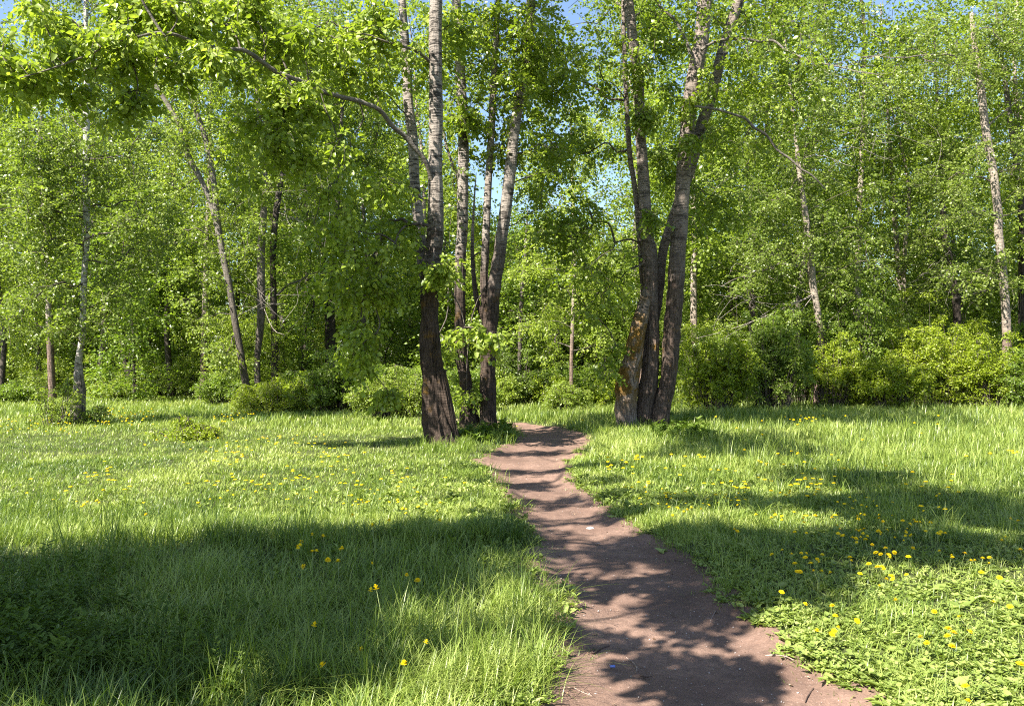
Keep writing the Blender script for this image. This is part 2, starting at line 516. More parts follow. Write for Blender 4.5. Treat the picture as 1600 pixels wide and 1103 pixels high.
def clumps_in(blobs, rg):
    """blobs: (centre, (rx,ry,rz), number, clump size)"""
    cs, sz = [], []
    for c, rr, n, s in blobs:
        d = rand_dir(n, rg) * (rg.random((n, 1)) ** .42)
        cs.append(np.asarray(c) + d * np.asarray(rr))
        sz.append(s * (.6 + .7 * rg.random(n)))
    return np.concatenate(cs), np.concatenate(sz)

def limbs_to(mb, cs, sz, spines, rg, r0=.035, rise=.35, maxn=400):
    """boughs that branch: every clump hangs on the stem or on a clump nearer to it"""
    SP = np.concatenate(spines)
    n = len(cs)
    hs = np.array([np.min(np.linalg.norm(SP[:, :3] - c, axis=1)) for c in cs])
    order = np.argsort(hs)
    par = {}; done = []; plen = {}
    for k in order:
        c = cs[k]
        h = np.linalg.norm(SP[:, :2] - c[:2], axis=1)
        cost = np.hypot(h, SP[:, 2] - (c[2] - rise * h)) + rg.random(len(SP)) * .35
        j = int(np.argmin(cost)); best = cost[j]; par[k] = ('s', j); pl = 0
        if done:
            D = np.array(done)
            dd = np.linalg.norm(cs[D] - c, axis=1) * 1.12 + .28 * np.array([plen[q] for q in done]) + .12
            q = int(np.argmin(dd))
            if dd[q] < best:
                best = dd[q]; par[k] = ('c', done[q]); pl = plen[done[q]]
        plen[k] = pl + float(np.linalg.norm((SP[par[k][1], :3] if par[k][0] == 's' else cs[par[k][1]]) - c))
        done.append(k)
    cnt = np.ones(n)
    for k in order[::-1]:
        if par[k][0] == 'c':
            cnt[par[k][1]] += cnt[k]
    rad = lambda k: min(r0 * .28 * cnt[k] ** .5 + .002, r0 * 1.8)
    for k in order:
        a = SP[par[k][1]] if par[k][0] == 's' else np.append(cs[par[k][1]], 9)
        d = cs[k] - a[:3]
        dist = np.linalg.norm(d)
        r = min(rad(k), a[3] * .6)
        e = max(r * .55, .003)
        m1 = a[:3] + d * .33 + np.array([0, 0, .07 * dist]) + rg.normal(size=3) * .06 * dist
        m2 = a[:3] + d * .68 + np.array([0, 0, .07 * dist]) + rg.normal(size=3) * .06 * dist
        tube(mb, smooth_path([(*a[:3], r), (*m1, r * .85), (*m2, r * .7), (*cs[k], e)], 8), 6 if r > .02 else 4)

def px_spine(rows, d, n=None, top=None):
    """rows (px, py, width px[, depth]) of the photograph -> x,y,z,r"""
    P = []
    for q in rows:
        dd = q[3] if len(q) > 3 else d
        P.append((*W(q[0], q[1], dd), q[2] / 2 / FPX * dd))
    if top is not None:
        a, b = np.array(P[-2]), np.array(P[-1])
        k = (top - b[2]) / max(b[2] - a[2], .1)
        e = b + (b - a) * k * .9
        e[2] = top; e[3] = .02
        m = b * .5 + e * .5
        m[3] = b[3] * .62
        P += [tuple(m), tuple(e)]
    L = sum(np.linalg.norm(np.subtract(P[i + 1][:3], P[i][:3])) for i in range(len(P) - 1))
    return smooth_path(P, n or max(6, int(L / .12)))

def pblob(px, py, d, rx, ry, rd, n, s):
    return (W(px, py, d), (rx / FPX * d, rd, ry / FPX * d), n, s)

def make_tree(name, base, label, cat, stems, blobs, bark, leaf, seed, twigs=14, leaves=13, L=.085, droop=.35, fancy=False,
              boughs=(), group=None, sides=14, furrow=.0, rough=.06, r0=.035, draw_twigs=.8, twig_len=.75, flare=.0, bare=(), maxlimb=400, amin=0.0, wide=.4, up=.6):
    rg = np.random.default_rng(seed)
    base = np.asarray(base, float)
    root = empty(name, base, label, cat, group)
    stems = [np.array(s) for s in stems]
    for k, s in enumerate(stems):
        t = MB()
        z = s[:, 2]
        fz = furrow * np.clip(1.35 - z / 5.0, .12, 1) if furrow else 0.0
        if flare:
            s = s.copy()
            s[:, 3] *= 1 + flare * np.exp(-np.clip(z, 0, 9) / .28)
        tube(t, s, sides, rough=rough, seed=seed + k * 11, furrow=fz)
        t.obj('trunk', bark[min(k, len(bark) - 1)] if isinstance(bark, list) else bark, root, base, smooth=True)
    spines = list(stems)
    for b in boughs:
        t = MB()
        b = np.array(b)
        b[:, 3] *= .60
        q_ = np.arange(len(b))
        b[:, 0] += (noise(q_ * .23, q_ * 0, seed=seed) - .5) * .10
        b[:, 2] += (noise(q_ * .31, q_ * 0 + 9, seed=seed) - .5) * .12
        tube(t, b, 9, rough=.08, seed=seed + 77)
        t.obj('bough', M['bark_grey'], root, base, smooth=True)
        spines.append(b)
    if blobs:
        cs, sz = clumps_in(blobs, rg)
        t = MB()
        limbs_to(t, cs, sz, [q for q in [s[len(s) // 6:][s[len(s) // 6:][:, 2] > amin] for s in spines] if len(q)], rg, r0=r0, maxn=maxlimb)
        lf = MB()
        foliage(lf, t, cs, sz, rg, twigs, leaves, L, droop, fancy, draw_twigs=draw_twigs, twig_len=twig_len, wide=wide, up=up)
        if t.n:
            t.obj('branches', M['twig'], root, base, smooth=True)
        lf.obj('crown', leaf, root, base)
    if bare:
        t = MB()
        for (c, spread, n) in bare:
            c = np.asarray(c)
            for q in range(n):
                e = c + rg.normal(size=3) * spread
                j = int(np.argmin(np.linalg.norm(spines[0][:, :3] - c, axis=1)))
                a = (spines[0][j, :3] + rg.normal(size=3) * .05) if q % 3 == 0 else c + rg.normal(size=3) * spread * .7
                mid = (a + e) / 2 + rg.normal(size=3) * spread * .3
                end = e + rg.normal(size=3) * spread * .5 + np.array([0, 0, -spread * .4])
                r = .015 if q % 3 == 0 else .007
                tube(t, smooth_path([(*a, r), (*mid, r * .7), (*e, r * .45), (*end, .002)], 9), 4)
        t.obj('dead_branches', M['deadtwig'], root, base, smooth=True)
    return root

# ------------------------------------------------------------------ the poplars left of the path
d1 = 17.3
a1 = px_spine([(694, 702, 62), (690, 690, 50), (684, 660, 42), (678, 600, 34), (671, 500, 27), (673, 421, 26), (681, 360, 24), (680, 270, 22), (681, 169, 21), (680, 67, 20), (682, 0, 19)], d1, top=15.5)
a1r = px_spine([(712, 700, 14), (706, 672, 16), (697, 630, 20), (688, 580, 16)], d1 - .1)
a2 = px_spine([(676, 500, 16, 17.7), (662, 420, 17, 18.2), (655, 354, 16, 18.5), (648, 287, 16, 18.7), (645, 219, 16, 18.8), (638, 162, 15, 18.9), (636, 111, 15, 19), (631, 44, 13, 19)], 18.6, top=13.5)
bough1 = px_spine([(679, 300, 15, 17.3), (672, 283, 14, 17.2), (658, 250, 13, 17), (621, 202, 12.5, 16.7), (591, 175, 12, 16.4), (550, 155, 12, 16.1), (500, 138, 12, 15.8), (472, 123, 12, 15.5), (422, 105, 12, 15.1),
                   (388, 84, 11, 14.8), (337, 73, 10, 14.4), (256, 56, 9, 13.8), (202, 67, 6, 13.4), (135, 85, 5, 13), (34, 118, 3, 12.6)], 15)
bough1b = px_spine([(256, 56, 8, 13.8), (232, 28, 7, 13.7), (215, 0, 6, 13.6), (190, -60, 4, 13.4)], 13.6)
bough1c = px_spine([(676, 100, 9, 17.3), (650, 85, 8, 17.1), (603, 70, 6, 16.8), (560, 50, 4, 16.5)], 17)
make_tree('poplar_tree', gz((a1[0, 0], d1, 0)), 'nearest poplar left of the path, with a long bough arching over the meadow', 'tree',
    [a1, a1r, a2],
    [pblob(575, 430, 16.8, 75, 65, .9, 12, .40), pblob(560, 540, 16.8, 55, 45, .7, 7, .36), pblob(560, 330, 16.6, 105, 80, 1.2, 16, .45), pblob(450, 225, 15.9, 110, 75, 1.2, 18, .5),
     pblob(560, 80, 17.2, 130, 90, 1.3, 28, .55), pblob(400, 40, 15.8, 140, 60, 1.2, 22, .5), pblob(250, 15, 14.8, 130, 60, 1.1, 20, .48), pblob(330, 90, 14.2, 90, 22, .4, 8, .34), pblob(480, 150, 15.3, 80, 25, .4, 7, .34), pblob(110, 60, 13.6, 130, 60, .9, 20, .42),
     pblob(40, 110, 13.2, 60, 40, .7, 9, .38), pblob(160, 150, 13.6, 60, 25, .5, 5, .35), pblob(690, 60, 17.9, 50, 80, .6, 8, .5), pblob(735, 520, 16.7, 38, 12, .5, 4, .34),
     pblob(690, 415, 16.8, 40, 12, .4, 4, .34), pblob(610, 610, 17, 14, 12, .4, 2, .26),
     ((-1.4, 17.5, 13.0), (2.6, 2.2, 2.2), 18, .8), ((-1.2, 17.9, 14), (2.4, 1.4, .8), 24, .6)],
    M['bark_a'], M['leaf_lime'], 11, twigs=12, leaves=11, L=.112, r0=.028, fancy=True, boughs=[bough1, bough1b, bough1c], sides=64, furrow=.36, rough=.10, flare=.22, draw_twigs=.7, droop=.55, twig_len=.62, amin=4.3)

d3 = 21.0
a3 = px_spine([(737, 682, 40), (735, 672, 32), (732, 640, 24), (727, 596, 19), (720, 542, 16), (719, 461, 16), (720, 397, 16), (722, 358, 17), (723, 290, 17), (724, 202, 16.5), (720, 135, 16), (717, 67, 15), (714, 17, 14)], d3, top=15.5)
a3b = px_spine([(722, 320, 8, 21), (714, 280, 8, 21), (702, 243, 7, 21.1), (690, 190, 6, 21.2), (684, 120, 4, 21.3)], d3)
make_tree('poplar_tree', gz((a3[0, 0], d3, 0)), 'slim middle poplar between the two thicker trunks left of the path', 'tree',
    [a3], [pblob(730, 60, 21, 80, 80, 1.6, 24, .55), pblob(722, 170, 20.5, 24, 60, .3, 6, .32), pblob(700, 260, 21.5, 45, 90, 1.5, 14, .55), pblob(690, 560, 20.5, 25, 40, .7, 5, .4), ((-1.3, 21, 13.2), (2.2, 2.0, 1.8), 12, .8)],
    M['bark_a'], M['leaf_lime'], 12, twigs=13, leaves=11, L=.105, boughs=[a3b], sides=44, furrow=.32, rough=.09, flare=.2, amin=4.0)

a4 = px_spine([(765, 684, 34), (763, 672, 25), (762, 640, 23), (763, 596, 23), (763, 545, 23), (768, 495, 20), (773, 444, 20), (781, 394, 19), (785, 360, 18), (789, 337, 18.5), (797, 270, 18), (804, 202, 16.5), (815, 135, 16), (825, 67, 15), (830, 0, 14)], 20.8, top=15.5)
a5 = px_spine([(761, 520, 14), (758, 470, 13), (757, 420, 12.5), (760, 354, 11.5), (763, 287, 11), (768, 202, 10.5), (771, 135, 10), (775, 67, 9), (778, 0, 8)], 21.1, top=13.5)
a6 = px_spine([(756, 500, 8), (745, 470, 8), (740, 430, 7), (738, 380, 5.5), (740, 330, 3.5), (744, 270, 1)], 21.3)
make_tree('poplar_tree', gz((a4[0, 0], 20.8, 0)), 'forked poplar right beside the path, leaning right, with a thin pale second stem', 'tree',
    [a4, a5, a6], [pblob(800, 50, 20.8, 80, 70, 1.5, 24, .5), pblob(822, 90, 20.2, 26, 60, .3, 8, .34), pblob(780, 180, 21.5, 70, 80, 1.2, 16, .5), pblob(850, 270, 22, 60, 60, 1.2, 12, .55), pblob(860, 150, 22, 60, 80, 1.2, 12, .5), pblob(760, 380, 22, 40, 60, 1.2, 8, .5), ((.3, 20.6, 13), (2.2, 2, 1.8), 12, .8),
                   pblob(735, 600, 20.6, 25, 20, .5, 2, .35)],
    M['bark_a'], M['leaf_lime'], 13, twigs=13, leaves=11, L=.105, sides=48, furrow=.32, rough=.09, flare=.2, amin=4.0)

# ------------------------------------------------------------------ the old poplar right of the path
dB = 23.0
b1 = px_spine([(978, 676, 34), (979, 664, 29), (977, 640, 30), (980, 600, 33), (988, 560, 28), (996, 520, 23), (1006, 480, 19, 22.85), (1014, 440, 13, 23.05), (1017, 410, 8, 23.1)], dB - .25)
b2 = px_spine([(1004, 676, 36), (1005, 664, 31), (1009, 630, 27), (1015, 596, 26), (1019, 529, 21), (1017, 461, 21.5), (1015, 394, 22), (1011, 370, 20), (1005, 270, 17.5), (1000, 202, 16.5), (998, 135, 15.5), (989, 67, 15), (982, 0, 14)], dB, top=16.5)
b2b = px_spine([(1006, 470, 8), (1001, 400, 8), (996, 330, 8), (991, 287, 8), (984, 243, 8), (980, 180, 7.5), (976, 100, 7), (974, 20, 6)], dB + .3, top=13)
b3 = px_spine([(1028, 676, 36), (1029, 662, 29), (1036, 630, 25), (1044, 596, 23), (1049, 529, 26), (1055, 461, 26), (1059, 394, 24), (1063, 350, 24), (1068, 270, 22), (1074, 202, 22), (1082, 135, 23), (1095, 67, 22), (1101, 0, 21)], dB - .1, top=16.5)
b4 = px_spine([(1022, 510, 12), (1031, 450, 14), (1035, 400, 14), (1042, 370, 14), (1062, 310, 15), (1082, 255, 16), (1094, 202, 17), (1111, 152, 17), (1124, 101, 17), (1138, 51, 17), (1154, 0, 16)], dB + .35, top=16)
bb1 = px_spine([(1098, 82, 8), (1117, 66, 7), (1144, 61, 7), (1178, 61, 6.5), (1212, 69, 6), (1249, 88, 5, 22), (1290, 101, 4.5, 21.8), (1323, 111, 3, 21.5), (1380, 120, 1.6, 21)], 22.4)
bb2 = px_spine([(1082, 92, 9), (1070, 64, 8), (1050, 27, 7), (1023, 0, 6), (985, -40, 4)], 22.6)
bb3 = px_spine([(1088, 170, 6), (1120, 172, 6), (1150, 180, 6), (1171, 189, 7), (1212, 230, 6), (1246, 256, 5.5), (1270, 275, 4.5), (1290, 300, 3)], 21.6)
make_tree('old_poplar_tree', gz((b2[0, 0], dB, 0)), 'old three trunked poplar right of the path, orange moss on its bulging left trunk', 'tree',
    [b1, b2, b3, b2b, b4],
    [pblob(925, 420, 22.4, 60, 90, 1.2, 24, .5), pblob(890, 340, 22.6, 60, 50, 1.0, 12, .5), pblob(900, 110, 23.8, 85, 85, 1.8, 26, .42), pblob(850, 230, 24.8, 40, 90, 1.4, 12, .4), pblob(915, 240, 23.5, 60, 50, 1.4, 10, .45), pblob(955, 560, 22.4, 24, 45, .6, 4, .36),
     pblob(1000, 60, 24.6, 100, 70, 1.0, 18, .55), pblob(1000, 120, 22.3, 34, 100, .3, 10, .30), pblob(1088, 140, 22.2, 26, 60, .3, 5, .28), pblob(1012, 330, 22.4, 14, 60, .25, 3, .26), pblob(1110, 270, 24.4, 60, 80, .9, 13, .5), pblob(1195, 130, 22.6, 90, 60, 1.5, 18, .5), pblob(1180, 210, 22.6, 80, 45, 1.3, 12, .5),
     pblob(1072, 235, 22.2, 14, 40, .3, 3, .28), pblob(1120, 350, 24, 40, 50, .9, 5, .45), pblob(1150, 20, 24.4, 120, 60, 1.2, 18, .55), pblob(1040, 200, 24.6, 30, 90, .8, 8, .45),
     ((2.8, 22.6, 13.5), (3.6, 3.0, 2.2), 30, .9), ((5.8, 21.5, 11), (2.6, 2.4, 1.6), 10, .8), ((1.0, 17.5, 14), (2.8, 1.8, .8), 40, .6)],
    [M['bark_moss'], M['bark_b']], M['leaf_lime'], 21, twigs=12, leaves=11, L=.112, r0=.03, boughs=[bb1, bb2, bb3], sides=60, furrow=.32, rough=.12, flare=.15, droop=.5, amin=4.5)

# ------------------------------------------------------------------ trees round the clearing
def stem_tree(name, rows, d, label, blobs, bark, leaf, seed, extra=(), top=19, boughs=(), **kw):
    sp = px_spine(rows, d, top=top)
    return make_tree(name, gz((sp[0, 0], sp[0, 1], 0)), label, kw.pop('cat', 'tree'), [sp] + [px_spine(e, d) for e in extra],
        [pblob(*b) for b in blobs], bark, leaf, seed, boughs=[px_spine(b, d) for b in boughs], sides=kw.pop('sides', 20), **kw)

stem_tree('birch_tree', [(120, 676, 25), (121, 664, 20), (122, 640, 21), (124, 613, 18), (123, 562, 10), (129, 522, 9.5), (131, 444, 9), (134, 394, 9), (135, 354, 11), (135, 236, 10), (136, 152, 9), (135, 90, 7), (134, 27, 6)], 23.6,
    'white barked birch standing in the meadow at far left, its foot in a leafy shrub',
    [(60, 470, 23, 70, 60, 1.3, 22, .6), (170, 470, 24, 50, 60, 1.2, 12, .6), (60, 340, 23, 85, 80, 1.6, 40, .65), (190, 350, 24, 75, 90, 1.6, 34, .65), (150, 230, 24, 110, 70, 1.8, 34, .7), (60, 220, 23, 55, 60, 1.4, 14, .6),
     (150, 100, 24, 110, 60, 1.8, 16, .7), (100, 10, 24, 90, 60, 1.8, 16, .7), (95, 500, 22.6, 30, 30, .6, 5, .4)],
    M['bark_birch'], M['leaf_mid'], 31, boughs=[[(135, 180, 5), (118, 148, 4), (98, 125, 3), (80, 95, 2)], [(134, 205, 3.5), (118, 188, 3), (103, 165, 2)]], top=14, L=.085, furrow=.12, sides=28)

stem_tree('leaning_tree', [(204, 626, 12), (203, 600, 9), (198, 576, 8), (191, 542, 7), (187, 505, 6), (184, 470, 5)], 40, 'slender dark forked tree just right of the white birch',
    [(190, 330, 40, 60, 110, 2.5, 26, 1.0), (190, 470, 40, 40, 60, 1.6, 8, .8)], M['bark_dark'], M['leaf_mid'], 32,
    extra=[[(202, 590, 8), (206, 540, 7), (205, 505, 7), (206, 444, 7), (209, 394, 6), (212, 330, 5)]], top=12, L=.12, twigs=12, leaves=12, draw_twigs=.3)

stem_tree('leaning_poplar', [(388, 622, 14), (385, 605, 12), (375, 546, 11), (366, 495, 10.5), (358, 444, 10), (351, 411, 10), (341, 354, 9), (334, 287, 9), (324, 229, 8), (314, 196, 8), (304, 169, 7), (294, 135, 6), (277, 88, 5)], 33,
    'grey poplar leaning left behind the meadow, its stem forking high up',
    [(300, 60, 33, 100, 80, 2.4, 30, .9), (290, 200, 33, 90, 80, 2.2, 30, .85), (340, 330, 34, 80, 80, 2, 24, .8), (240, 330, 33, 50, 100, 1.6, 14, .75), (320, 470, 33, 35, 90, 1.2, 12, .6), (355, 560, 32, 24, 40, .8, 6, .45)],
    M['bark_grey'], M['leaf_mid'], 33, extra=[[(345, 380, 8), (330, 320, 8), (317, 287, 8), (294, 243, 8), (283, 202, 8), (263, 165, 7), (236, 125, 6), (209, 91, 5), (170, 50, 3)]], top=15.5, L=.105, twigs=13)

stem_tree('poplar_trio', [(404, 625, 11), (402, 562, 9), (408, 495, 12), (408, 394, 12), (414, 300, 9), (412, 253, 8), (405, 180, 7)], 34,
    'pale grey straight stem with dead twigs hanging from it, among the bushes left of centre',
    [(430, 200, 34, 70, 70, 2, 18, .85), (410, 90, 34, 80, 80, 2.2, 24, .9), (400, 330, 33, 40, 60, 1.3, 8, .6)], M['bark_grey'], M['leaf_mid'], 34, top=15.5, L=.105,
    bare=[(W(418, 470, 33), 1.0, 14), (W(455, 290, 33), 1.2, 12)])
stem_tree('dark_poplar', [(430, 625, 12), (429, 545, 11), (427, 440, 10), (427, 380, 10), (436, 300, 9), (448, 250, 7), (462, 200, 6)], 36,
    'dark straight trunk just right of the stem with dead twigs', [(470, 130, 36, 70, 90, 2.4, 24, .95), (470, 300, 36, 40, 70, 1.6, 7, .7)], M['bark_dark'], M['leaf_mid'], 35,
    boughs=[[(430, 465, 6), (450, 445, 5), (480, 432, 4), (503, 422, 3)]], top=16, L=.11, bare=[(W(480, 330, 35), 1.4, 14)])
stem_tree('poplar', [(520, 610, 13), (520, 550, 13), (517, 480, 10), (519, 430, 8), (525, 360, 8), (529, 270, 7), (534, 180, 6)], 38,
    'dark barked tree rising behind the bushes left of the nearest poplar', [(540, 180, 38, 80, 100, 2.5, 26, 1.0), (500, 60, 38, 90, 70, 2.5, 26, 1.0), (530, 330, 38, 50, 50, 1.8, 8, .8)],
    M['bark_dark'], M['leaf_mid'], 36, extra=[[(512, 600, 8), (511, 500, 7), (506, 400, 6), (505, 330, 5)]], top=17.5, L=.115)

stem_tree('pale_poplar', [(1275, 646, 13), (1276, 630, 11), (1279, 600, 13), (1283, 562, 13), (1281, 512, 10.5), (1276, 478, 10), (1270, 444, 11), (1267, 411, 11.5), (1263, 377, 10), (1259, 337, 9.5), (1251, 287, 8), (1244, 219, 6), (1238, 170, 5)], 33,
    'slender pale barked poplar in front of the bushes right of centre',
    [(1210, 260, 33, 80, 90, 2.2, 34, .8), (1300, 330, 33, 80, 80, 2.2, 34, .8), (1270, 160, 33, 110, 80, 2.4, 34, .9), (1190, 400, 33, 70, 60, 2, 22, .75), (1330, 430, 33, 50, 40, 1.6, 12, .7), (1260, 40, 33, 110, 60, 2.4, 26, .9),
     (1240, 500, 32.5, 35, 30, .9, 6, .5)],
    M['bark_pale'], M['leaf_mid'], 41, boughs=[[(1266, 430, 6), (1254, 418, 5.5), (1242, 414, 5), (1215, 414, 4.5), (1175, 427, 3.5), (1127, 448, 2)]], top=16, L=.10,
    bare=[(W(1330, 130, 32), 1.6, 20), (W(1170, 480, 33), 1.2, 14), (W(1370, 230, 32), 1.1, 10)])
stem_tree('pale_poplar', [(1567, 630, 9), (1567, 610, 9), (1573, 562, 13), (1572, 495, 13), (1567, 427, 12.5), (1560, 360, 12.5), (1560, 337, 12), (1552, 270, 12), (1540, 202, 12), (1532, 135, 11), (1523, 74, 8), (1518, 20, 6)], 34,
    'tall pale poplar near the right edge, bending left towards its top',
    [(1480, 100, 34, 90, 90, 2.4, 36, .9), (1570, 60, 34, 80, 80, 2.4, 26, .9), (1470, 290, 34, 60, 90, 2, 26, .8), (1590, 250, 34, 40, 110, 2, 18, .8), (1520, 430, 34, 60, 40, 1.8, 12, .7), (1480, 350, 34, 40, 50, 2, 8, .7)],
    M['bark_pale'], M['leaf_mid'], 42, boughs=[[(1527, 120, 6), (1500, 92, 5), (1460, 85, 4), (1400, 90, 3), (1350, 88, 2)], [(1540, 200, 5), (1575, 170, 3), (1600, 150, 2)]], top=16, L=.10)
stem_tree('dark_poplar', [(1598, 640, 12), (1598, 500, 12), (1597, 354, 11), (1593, 287, 10), (1583, 219, 9), (1576, 169, 8), (1568, 110, 6)], 36,
    'dark trunk cut by the right edge of the view behind the bending pale poplar', [(1600, 140, 36, 60, 80, 2, 18, .9), (1600, 400, 36, 30, 60, 2, 8, .8)], M['bark_dark'], M['leaf_mid'], 43, top=17, L=.11)
stem_tree('pale_tree', [(1418, 640, 9), (1412, 520, 9), (1411, 478, 9), (1405, 440, 9), (1402, 400, 8), (1420, 330, 7), (1450, 330, 5)][:5], 42,
    'pale spotted stem showing above the bushes at right of centre', [(1400, 250, 42, 80, 90, 2.6, 26, 1.0), (1400, 90, 42, 80, 80, 2.6, 24, 1.1)], M['bark_pale'], M['leaf_mid'], 44, top=20, L=.12)
stem_tree('dark_tree', [(1497, 640, 12), (1495, 488, 12), (1490, 440, 11), (1485, 411, 11), (1476, 370, 10), (1472, 300, 8)], 40,
    'dark leaning trunk with broken dead branches above the right hand bushes', [(1460, 200, 40, 60, 90, 2.4, 18, 1.0), (1440, 380, 40, 50, 40, 1.6, 8, .8)], M['bark_dark'], M['leaf_mid'], 45, top=19, L=.12,
    bare=[(W(1515, 450, 38), 1.2, 14), (W(1450, 430, 38), 1.0, 14)])

stem_tree('young_tree', [(893, 640, 6), (893, 560, 6), (896, 475, 6), (898, 387, 5.5), (895, 300, 4.5)], 31, 'slender pale young tree in the gap between the two groups of poplars',
    [(900, 330, 31, 75, 90, 1.8, 20, .75), (850, 440, 32, 60, 90, 1.6, 16, .7), (940, 470, 30, 50, 80, 1.4, 12, .6), (870, 520, 33, 70, 40, 1.6, 10, .7), (905, 200, 31, 60, 80, 1.5, 14, .6), (830, 250, 32, 50, 70, 1.5, 12, .6), (800, 130, 33, 60, 60, 1.5, 9, .6)], M['bark_pale'], M['leaf_lime'], 46, top=11.5, L=.10)
stem_tree('young_tree', [(810, 640, 7), (812, 560, 7), (815, 470, 6), (820, 400, 5)], 36, 'light green young tree filling the view right of the leaning forked poplar',
    [(815, 400, 36, 55, 70, 1.8, 16, .8), (800, 500, 36, 60, 60, 1.6, 14, .7)], M['bark_grey'], M['leaf_near'], 47, top=8.5, L=.11)
# ------------------------------------------------------------------ shade trees beside and behind the viewer
def footprint(px, py, h, r, n, s, rz=None):
    """a crown blob at height h whose shadow falls on the ground seen at px, py"""
    g = G(px, py)
    c = g + S / S[2] * h
    return (c, (r[0], r[1], rz or 1.0), n, s)

def shade_tree(name, xy, label, blobs, seed, leaf='leaf_near', top=12, L=.105, rad=.2, **kw):
    b = gz((*xy, 0))
    rg = np.random.default_rng(seed)
    P = [(b[0], b[1], -.1, rad * 1.5), (b[0], b[1], .5, rad)]
    for k in range(1, 6):
        P.append((b[0] + rg.normal() * .12 * k, b[1] + rg.normal() * .12 * k, .5 + (top - .5) * k / 5, rad * (1 - k / 5.6)))
    return make_tree(name, b, label, 'tree', [smooth_path(P, 60)], blobs, M['bark_a'], M[leaf], seed, L=L, sides=16, furrow=.2, r0=.022, **kw)

GS = 'shade trees outside the frame'
def band(px, py, h, half, n=7, s=.34, ry=.16):
    return footprint(px, py, h, (half, ry), n, s, .5)

shade_tree('shade_tree', (-13.5, 1.4), 'poplar beside the viewer on the left, shading the near meadow',
    [footprint(60, 985, 6.5, (1.4, 1.2), 74, .5), footprint(300, 945, 6.5, (1.6, .7), 62, .42), footprint(80, 905, 7, (1.9, .6), 70, .5), footprint(500, 870, 7, (1.5, .6), 70, .5),
     footprint(360, 885, 7, (1.3, .5), 40, .5), footprint(690, 850, 7, (.8, .4), 34, .40), footprint(520, 925, 7, (.9, .5), 34, .45), footprint(330, 1020, 6.5, (.8, .4), 20, .4)], 51, top=10, twigs=20)
shade_tree('shade_tree', (-5.5, -2.5), 'poplar behind the viewer whose crown dapples the path',
    [band(1000, 893, 5, .9, 6, .20, .04), band(980, 920, 5, .9, 5, .18, .03), band(1080, 948, 5, .8, 4, .16, .02), band(1040, 982, 5, 1.0, 4, .15, .02), band(1150, 1015, 5, .7, 3, .14, .02),
     band(1010, 1036, 4, .9, 3, .10, .015), band(1200, 1060, 4, .6, 3, .10, .015), band(1080, 1092, 4, .9, 2, .10, .015), footprint(420, 1070, 5, (1.2, .2), 6, .25), footprint(600, 930, 5.5, (.9, .3), 8, .3), footprint(760, 1000, 5, (.5, .1), 3, .2)],
    52, top=9, twigs=8, twig_len=.42)
shade_tree('shade_tree', (-7.0, 2.2), 'leafy poplar just outside the left edge shading the right hand verge',
    [band(1330, 662, 11, 4, 90, .6, 1.6), band(1150, 690, 11, 2, 36, .5, 1.4), band(1120, 845, 9, 1.2, 30, .42, .4), band(1380, 850, 9, 2.0, 60, .42, .5), band(1300, 785, 9.5, 2.2, 46, .42, .6), band(1180, 885, 8.5, .9, 20, .35, .3), band(1180, 925, 8.5, .8, 10, .35, .25),
     band(1560, 810, 9.5, 1.6, 40, .45, .6), band(860, 730, 9, 1.5, 12, .3, .16), band(850, 752, 9, 1.4, 7, .25, .1), band(870, 775, 9, 1.2, 7, .25, .1), band(880, 800, 9, 1.0, 6, .25, .09), band(940, 866, 8, 1.0, 7, .25, .08),
     band(1170, 708, 10, 1.8, 44, .45, 1.5), band(1360, 748, 10, 1.7, 26, .42, .8), band(1500, 775, 10, 1.5, 22, .4, .6), band(850, 705, 9, 1.5, 9, .3, .2)], 53, top=12, twigs=11, twig_len=.55)

# ------------------------------------------------------------------ bushes
def make_bush(name, loc, label, rx, ry, h, seed, leaf='leaf_bush', n=34, L=.085, clump=.5, group=None, twigs=14, leaves=12, droop=.35, wide=.3, cat='bush'):
    rg = np.random.default_rng(seed)
    base = gz(loc)
    root = empty(name, base, label, cat, group)
    blobs = [(base + (0, 0, h * .34), (rx * .95, ry * .95, h * .30), n // 2, clump)]
    nb = 6
    for q in range(nb):
        a = rg.uniform(-1, 1) * .72 * rx; hh = h * rg.uniform(.62, 1.0) * (1 - .25 * abs(a / rx))
        blobs.append((base + (a, rg.normal() * ry * .3, hh * .68), (rx * rg.uniform(.22, .42), ry * .5, hh * .34), max(2, n // nb), clump * rg.uniform(.6, 1.1)))
    blobs.append((base + (0, 0, h * .75), (rx * 1.0, ry * .8, h * .36), max(2, n // 8), clump * .45))
    cs, sz = clumps_in(blobs, rg)
    cs[:, 2] = np.maximum(cs[:, 2], base[2] + .12)
    t = MB()
    for k in range(len(cs)):
        c = cs[k]
        a = base + np.array([(c[0] - base[0]) * .45, (c[1] - base[1]) * .45, -.03])
        mid = (a + c) / 2 + np.array([0, 0, .12 * h]) + rg.normal(size=3) * .05
        tube(t, smooth_path([(*a, .016), (*mid, .011), (*c, .004)], 6), 4)
    lf = MB()
    foliage(lf, t, cs, sz, rg, twigs, leaves, L, droop, draw_twigs=.6, twig_len=.5, wide=wide)
    t.obj('stems', M['twig'], root, base, smooth=True)
    lf.obj('leaves', M[leaf], root, base)
    return root

def bush_at(px, py, d, wpx, top_py, *a, **k):
    x = (px - 800) / FPX * d
    h = (EYE - (top_py - HOR) / FPX * d) * (1.22 if px > 1060 else 1.08)
    rx = wpx / 2 / FPX * d * 1.15
    if py < 660 and d < 34.5:
        k['n'] = int(k.get('n', 34) * 1.7)
    return make_bush(a[0], (x, d, 0), a[1], rx, k.pop('ry', rx * .7), h, a[2], **k)

